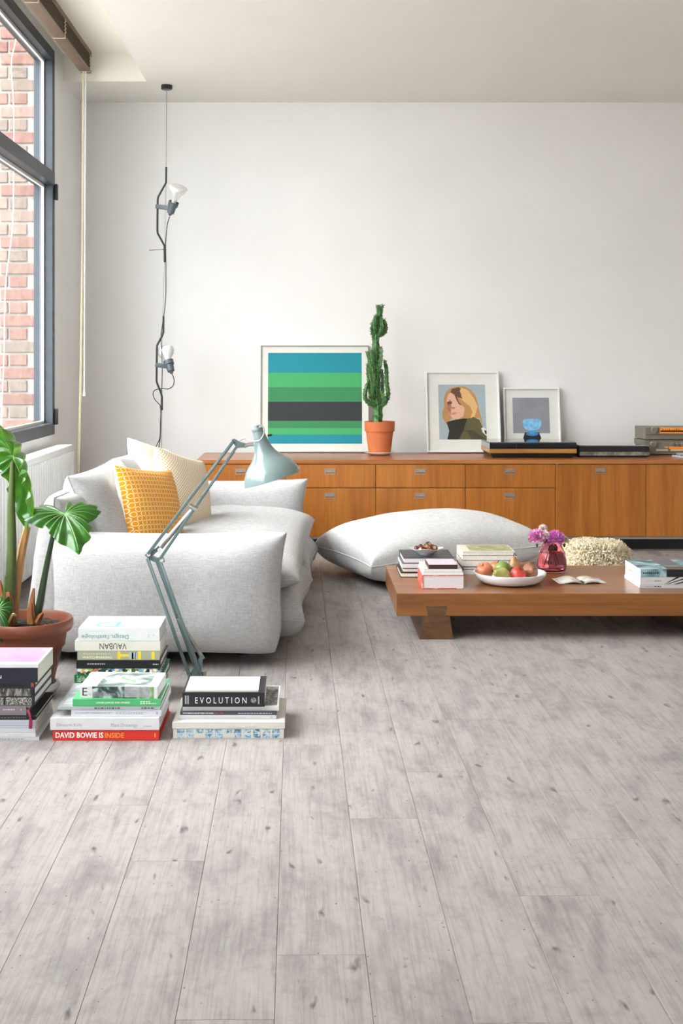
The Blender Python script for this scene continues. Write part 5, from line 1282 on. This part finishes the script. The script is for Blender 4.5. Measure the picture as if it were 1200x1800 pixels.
# fruit bowl
fyb = 5.245; fxb = fx_(895.5, fyb)
fb = thing('fruit_bowl', 'wide shallow white bowl of fruit on the coffee table', 'bowl', (fxb, fyb, TT + 0.0005))
Rb = 63.3 / (F / fyb)
MB().lathe([(0.001, 0.0), (Rb * 0.62, 0.0), (Rb * 0.80, 0.006), (Rb * 0.93, 0.020), (Rb * 0.995, 0.040), (Rb, 0.046), (Rb * 0.975, 0.0465), (Rb * 0.95, 0.038), (Rb * 0.86, 0.020), (Rb * 0.70, 0.010), (0.001, 0.008)], 64).build('bowl', M['ceramic'], fb, smooth=True)
def fruit_mat(nm, a, b_, c): return multi(nm, [(0.32, a), (0.5, b_), (0.68, c)], 9, 0.35, detail=2)
FM = {'apple': fruit_mat('red_yellow_apple', srgb(180, 84, 62), srgb(198, 120, 84), srgb(202, 162, 96)), 'green': fruit_mat('green_mango', srgb(92, 118, 46), srgb(122, 144, 62), srgb(152, 160, 88)),
      'pearg': fruit_mat('yellow_green_pear', srgb(146, 136, 70), srgb(168, 160, 90), srgb(190, 178, 118)), 'red': fruit_mat('red_apple', srgb(178, 44, 40), srgb(200, 72, 60), srgb(214, 124, 96)),
      'russet': fruit_mat('russet_pear', srgb(124, 84, 60), srgb(154, 104, 76), srgb(186, 134, 100)), 'tan': fruit_mat('tan_pear', srgb(150, 108, 66), srgb(178, 136, 88), srgb(196, 160, 110))}
STM = plain('fruit_stalk', srgb(70, 48, 30), 0.8)
apple_p = [(0.001, -0.86), (0.35, -0.92), (0.72, -0.72), (0.97, -0.2), (1.0, 0.15), (0.86, 0.6), (0.55, 0.84), (0.25, 0.86), (0.06, 0.74), (0.001, 0.70)]
pear_p = [(0.001, -0.86), (0.38, -0.92), (0.78, -0.70), (1.0, -0.22), (0.96, 0.15), (0.74, 0.55), (0.50, 0.95), (0.38, 1.25), (0.22, 1.42), (0.001, 1.46)]
oval_p = [(0.001, -1.02), (0.4, -0.95), (0.8, -0.6), (1.0, 0.0), (0.88, 0.5), (0.5, 0.92), (0.2, 1.04), (0.001, 1.06)]
def fruit(nm, label, px, py, rad, prof, mt, d, rot):
    Y = fyb + d
    o = thing(nm, label, nm, P(px, py, Y), 0, 'fruit in the wide white bowl')
    pp_ = smooth_path([(r_, 0, z_) for r_, z_ in prof], 3)
    MB().lathe([(max(0.0004, q.x) * rad, q.z * rad) for q in pp_], 32).build('flesh', mt, o, smooth=True, angle=180)
    zt = prof[-1][1] * rad
    MB().tube([(0, 0, zt - 0.004), (0.001, 0, zt + 0.006), (0.004, 0.001, zt + 0.014)], [0.0016, 0.0014, 0.002], 6).build('stalk', STM, o, smooth=True)
    o.rotation_euler = rot
    return o
fruit('apple', 'red and yellow apple at the left of the fruit bowl', 852, 1003, 0.0345, apple_p, FM['apple'], -0.030, (0.5, -0.4, 0))
fruit('apple', 'pale red apple half hidden behind the green mango', 872, 999, 0.030, apple_p, FM['apple'], 0.055, (0.1, 0.2, 0))
fruit('mango', 'green oval mango at the back of the fruit bowl', 883, 1001, 0.034, oval_p, FM['green'], 0.015, (0.2, 1.35, 0.1))
fruit('pear', 'yellow-green pear lying at the front of the fruit bowl', 882, 1011, 0.0315, pear_p, FM['pearg'], -0.072, (0.25, -1.2, 0.3))
fruit('apple', 'deep red apple at the front right of the fruit bowl', 910, 1010, 0.0325, apple_p, FM['red'], -0.062, (0.4, 0.5, 0))
fruit('pear', 'tan pear standing upright at the back of the fruit bowl', 904, 997, 0.031, pear_p, FM['tan'], 0.050, (0.05, -0.1, 0))
fruit('pear', 'russet pear lying at the right side of the fruit bowl', 931, 1005, 0.0345, pear_p, FM['russet'], -0.020, (1.0, -0.9, 0.6))
fruit('pear', 'small brown pear half hidden behind the tan pear', 921, 998, 0.026, pear_p, FM['russet'], 0.075, (0.4, 0.9, 0))

# glass vase with carnations
vy = 5.52; vx = fx_(969.5, vy); vs = F / vy
vo_ = Vector((vx, vy, TT + 0.0005))
vase = thing('vase', 'rounded pink glass vase holding flowers on the coffee table', 'vase', vo_)
Rv = 26.2 / vs
m_g, nt, b = nodes('pink_glass')
no = N(nt, 'ShaderNodeTexNoise', Scale=6.0); nt.links.new(coords(nt), no.inputs['Vector'])
rp = ramp(nt, no.outputs[0], [(0.3, srgb(252, 188, 206)), (0.7, srgb(253, 204, 218))]); nt.links.new(rp.outputs[0], b.inputs['Base Color'])
b.inputs['Transmission Weight'].default_value = 1.0; b.inputs['Roughness'].default_value = 0.03; b.inputs['IOR'].default_value = 1.2
vprof = [(0.001, 0.0), (0.70, 0.0), (0.90, 0.10), (1.0, 0.42), (0.97, 0.85), (0.86, 1.35), (0.66, 1.78), (0.48, 1.98), (0.42, 2.02), (0.40, 2.02), (0.44, 1.94), (0.61, 1.74), (0.81, 1.33), (0.92, 0.85), (0.95, 0.44), (0.85, 0.18), (0.66, 0.12), (0.001, 0.12)]
MB().lathe([(r_ * Rv, z_ * Rv) for r_, z_ in vprof], 56).build('glass', m_g, vase, smooth=True, angle=60)
m_w, nt, b = nodes('rosy_water')
no = N(nt, 'ShaderNodeTexNoise', Scale=3.0); nt.links.new(coords(nt), no.inputs['Vector'])
rp = ramp(nt, no.outputs[0], [(0.3, srgb(253, 232, 236)), (0.7, srgb(254, 238, 240))]); nt.links.new(rp.outputs[0], b.inputs['Base Color'])
b.inputs['Transmission Weight'].default_value = 1.0; b.inputs['Roughness'].default_value = 0.02; b.inputs['IOR'].default_value = 1.1
wprof = [(0.001, 0.13), (0.65, 0.13), (0.84, 0.20), (0.94, 0.46), (0.91, 0.85), (0.80, 1.31), (0.001, 1.31)]
MB().lathe([(r_ * Rv, z_ * Rv) for r_, z_ in wprof], 48).build('water', m_w, vase, smooth=True, angle=50)
STG = plain('flower_stem', srgb(86, 84, 40), 0.6, 0.1, 40)
def carnation(label, px, py, d, rad, c0, c1, seed, root):
    hd = P(px, py, vy + d); base = vo_ + Vector(root)
    f_ = thing('carnation', label, 'flower', base, 0, 'carnations in the pink vase')
    loc = hd - base
    nk = Vector((vx, vy, TT + Rv * 2.0)) - base
    MB().tube(smooth_path([(0, 0, 0), nk * 0.55 + Vector((0, 0, 0.0)), nk + Vector((loc.x * 0.1, loc.y * 0.1, 0.002)), loc]), 0.0022, 6).build('stem', STG, f_, smooth=True)
    pm_ = multi('petal_%d' % seed, [(0.3, c0), (0.7, c1)], 60, 0.7)
    rg_ = random.Random(seed); m = MB()
    up = (loc - nk).normalized() if (loc - nk).length > 0.01 else Vector((0, 0, 1))
    for k in range(46):
        z = 1 - 1.45 * (k + 0.5) / 46; a = k * 2.39996
        rr_ = math.sqrt(max(0, 1 - z * z)); dr = Vector((rr_ * math.cos(a), rr_ * math.sin(a), z * 0.85)).normalized()
        dr = (dr + Vector([rg_.uniform(-0.15, 0.15) for _ in range(3)])).normalized()
        t1 = dr.cross(Vector((rg_.uniform(-1, 1), rg_.uniform(-1, 1), rg_.uniform(-1, 1)))).normalized(); t2 = dr.cross(t1)
        n = 7; vv = [loc + dr * rad * 0.25]
        for q in range(n):
            s_ = (q / (n - 1) - 0.5) * 2
            vv.append(loc + dr * rad * (0.82 + 0.16 * (1 if q % 2 else -0.4) + rg_.uniform(-0.04, 0.04)) + t1 * s_ * rad * 0.42 + t2 * math.sin(s_ * 4 + seed) * rad * 0.12)
        m.add(vv, [(0, q + 1, q + 2) for q in range(n - 1)])
    m.build('bloom', pm_, f_, recalc=False)
    MB().lathe([(0.001, -0.014), (0.004, -0.012), (0.006, 0.0), (0.001, 0.004)], 10, M=Matrix.Translation(loc - Vector((0, 0, rad * 0.7)))).build('calyx', STG, f_, smooth=True)
PK0, PK1 = srgb(216, 112, 184), srgb(244, 186, 226)
PM0, PM1 = srgb(206, 96, 186), srgb(236, 156, 220)
WH0, WH1 = srgb(236, 204, 206), srgb(246, 238, 232)
carnation('large pink carnation at the left of the pink vase', 943.5, 945, -0.01, 0.041, PK0, PK1, 3, (0.028, 0.0, 0.03))
carnation('mauve-pink carnation at the right of the pink vase', 976, 947, -0.015, 0.041, PM0, PM1, 5, (-0.030, 0.004, 0.03))
carnation('creamy white carnation between the two pink carnations', 957, 943, -0.01, 0.028, WH0, WH1, 7, (0.0, 0.015, 0.03))
carnation('small white carnation highest above the pink vase', 954, 929, 0.015, 0.021, WH0, WH1, 9, (-0.01, 0.02, 0.03))
carnation('cream carnation at the far right of the vase beside the sheepskin', 991.5, 950, 0.01, 0.023, srgb(228, 208, 178), srgb(244, 232, 210), 11, (0.014, -0.018, 0.03))

# open leaflet
lyc = T(1022); lx = fx_(1018, lyc)
lf = thing('leaflet', 'small open booklet lying on the coffee table beside the vase', 'booklet', (lx, lyc, TT + 0.0004), 0.05)
for sgn in (-1, 1):
    for q in range(2):
        V = []; Fs = []
        for i in range(9):
            t = i / 8; w_ = (0.098 - q * 0.003) * t
            zz = 0.011 * math.sin(min(1, t * 1.25) * PI) * (1 - 0.45 * t) * (1 - 0.3 * q) + 0.0008 + 0.003 * (1 - q) * (1 - t)
            for v_ in (0, 1): V.append((sgn * (w_ + 0.004), -0.068 + 0.136 * v_ + (0.010 * t if v_ == 0 else 0), zz))
        for i in range(8): Fs.append((i * 2, i * 2 + 2, i * 2 + 3, i * 2 + 1))
        pg = MB().add(V, Fs).build('page', [CI, CW][q], lf, smooth=True, angle=180)
        sd = pg.modifiers.new('t', 'SOLIDIFY'); sd.thickness = 0.0006; sd.offset = 1.0
        if q == 0:
            pq = MB().add([(v[0] * 0.9, v[1] * 0.8, v[2] + 0.0012) for v in V], Fs).build('page_print', multi('faded_photo_print%d' % (sgn + 1), [(0.35, srgb(176, 158, 140)), (0.6, srgb(226, 218, 208))], 30), pg, smooth=True)
MB().box(-0.004, 0.006, -0.066, -0.02, 0.006, 0.0075).build('centre_fold_print', M['black'], lf)

# sheepskin stool behind the table
sy_ = 6.12; sxc = fx_(1043, sy_); ss = F / sy_
stl = thing('stool', 'low round wooden stool behind the coffee table under a sheepskin', 'stool', (sxc + 0.01, sy_, 0))
SW = wood('honey_wood', srgb(170, 118, 54), srgb(196, 146, 76), srgb(212, 166, 98), (3, 3, 12))
Rs = 0.128
MB().lathe([(0.001, 0.145), (Rs * 0.9, 0.145), (Rs, 0.155), (Rs, 0.178), (Rs * 0.96, 0.184), (0.001, 0.184)], 40).build('seat', SW, stl, smooth=True, angle=40)
for k in range(4):
    a = PI / 4 + k * PI / 2
    MB().tube([(0.105 * math.cos(a), 0.105 * math.sin(a), 0.1452), (0.12 * math.cos(a), 0.12 * math.sin(a), 0.0)], [0.016, 0.012], 12).build('leg', SW, stl, smooth=True)
skin = thing('sheepskin', 'curly cream sheepskin lying over the low stool', 'sheepskin', (sxc, sy_, 0.1845))
V = []; Fs = []; n_ = 40
def sk(a, t):
    rr_ = min(t, 0.80 + t * 0.2) * (0.165 + 0.008 * math.sin(3 * a + 1) + 0.008 * math.sin(5 * a))
    z = 0.022 + 0.016 * (1 - t * t) + 0.008 * mnoise.noise(Vector((rr_ * math.cos(a) * 12, rr_ * math.sin(a) * 12, 2)))
    if t > 0.72: z -= (t - 0.72) / 0.28 * (0.085 + 0.035 * max(0.0, -math.sin(a)) - 0.05 * max(0.0, math.cos(a)) ** 2)
    return Vector((rr_ * math.cos(a) * 1.02, rr_ * math.sin(a), z))
for i in range(15):
    for k in range(n_): V.append(sk(2 * PI * k / n_, max(0.004, i / 14)))
for i in range(14):
    for k in range(n_): Fs.append((i * n_ + k, i * n_ + (k + 1) % n_, (i + 1) * n_ + (k + 1) % n_, (i + 1) * n_ + k))
WOOLM = multi('cream_wool', [(0.3, srgb(214, 194, 154)), (0.55, srgb(240, 228, 200)), (0.75, srgb(250, 245, 230))], 50, 0.95)
MB().add(V, Fs).build('hide', WOOLM, skin, smooth=True, angle=180)
m = MB(); rg_ = random.Random(4)
for q in range(4200):
    a = rg_.uniform(0, 2 * PI); t = math.sqrt(rg_.uniform(0, 1))
    p_ = sk(a, t); q_ = sk(a, min(1.0, t + 0.03)); q2 = sk(a + 0.05, t)
    nn = (q2 - p_).cross(p_ - q_); 
    if nn.length < 1e-9: continue
    nn.normalize()
    if nn.z < -0.2 or (t < 0.8 and nn.z < 0): nn = -nn
    if t > 0.85: nn = (nn + Vector((math.cos(a), math.sin(a), -0.3))).normalized()
    t1 = nn.orthogonal().normalized(); t2 = nn.cross(t1); ph_ = rg_.uniform(0, 6.28)
    L_ = rg_.uniform(0.012, 0.024); cur = rg_.uniform(0.5, 1.2)
    pts = [p_ + nn * (L_ * s_) + (t1 * math.cos(ph_ + s_ * 3.2) + t2 * math.sin(ph_ + s_ * 3.2)) * 0.009 * cur * s_ for s_ in (0, 0.4, 0.75, 1.0)]
    m.tube(pts, [0.005, 0.005, 0.004, 0.0012], 4, cap=False)
fw_ = m.build('wool', WOOLM, skin, smooth=True, angle=180, recalc=False); fw_['kind'] = 'stuff'
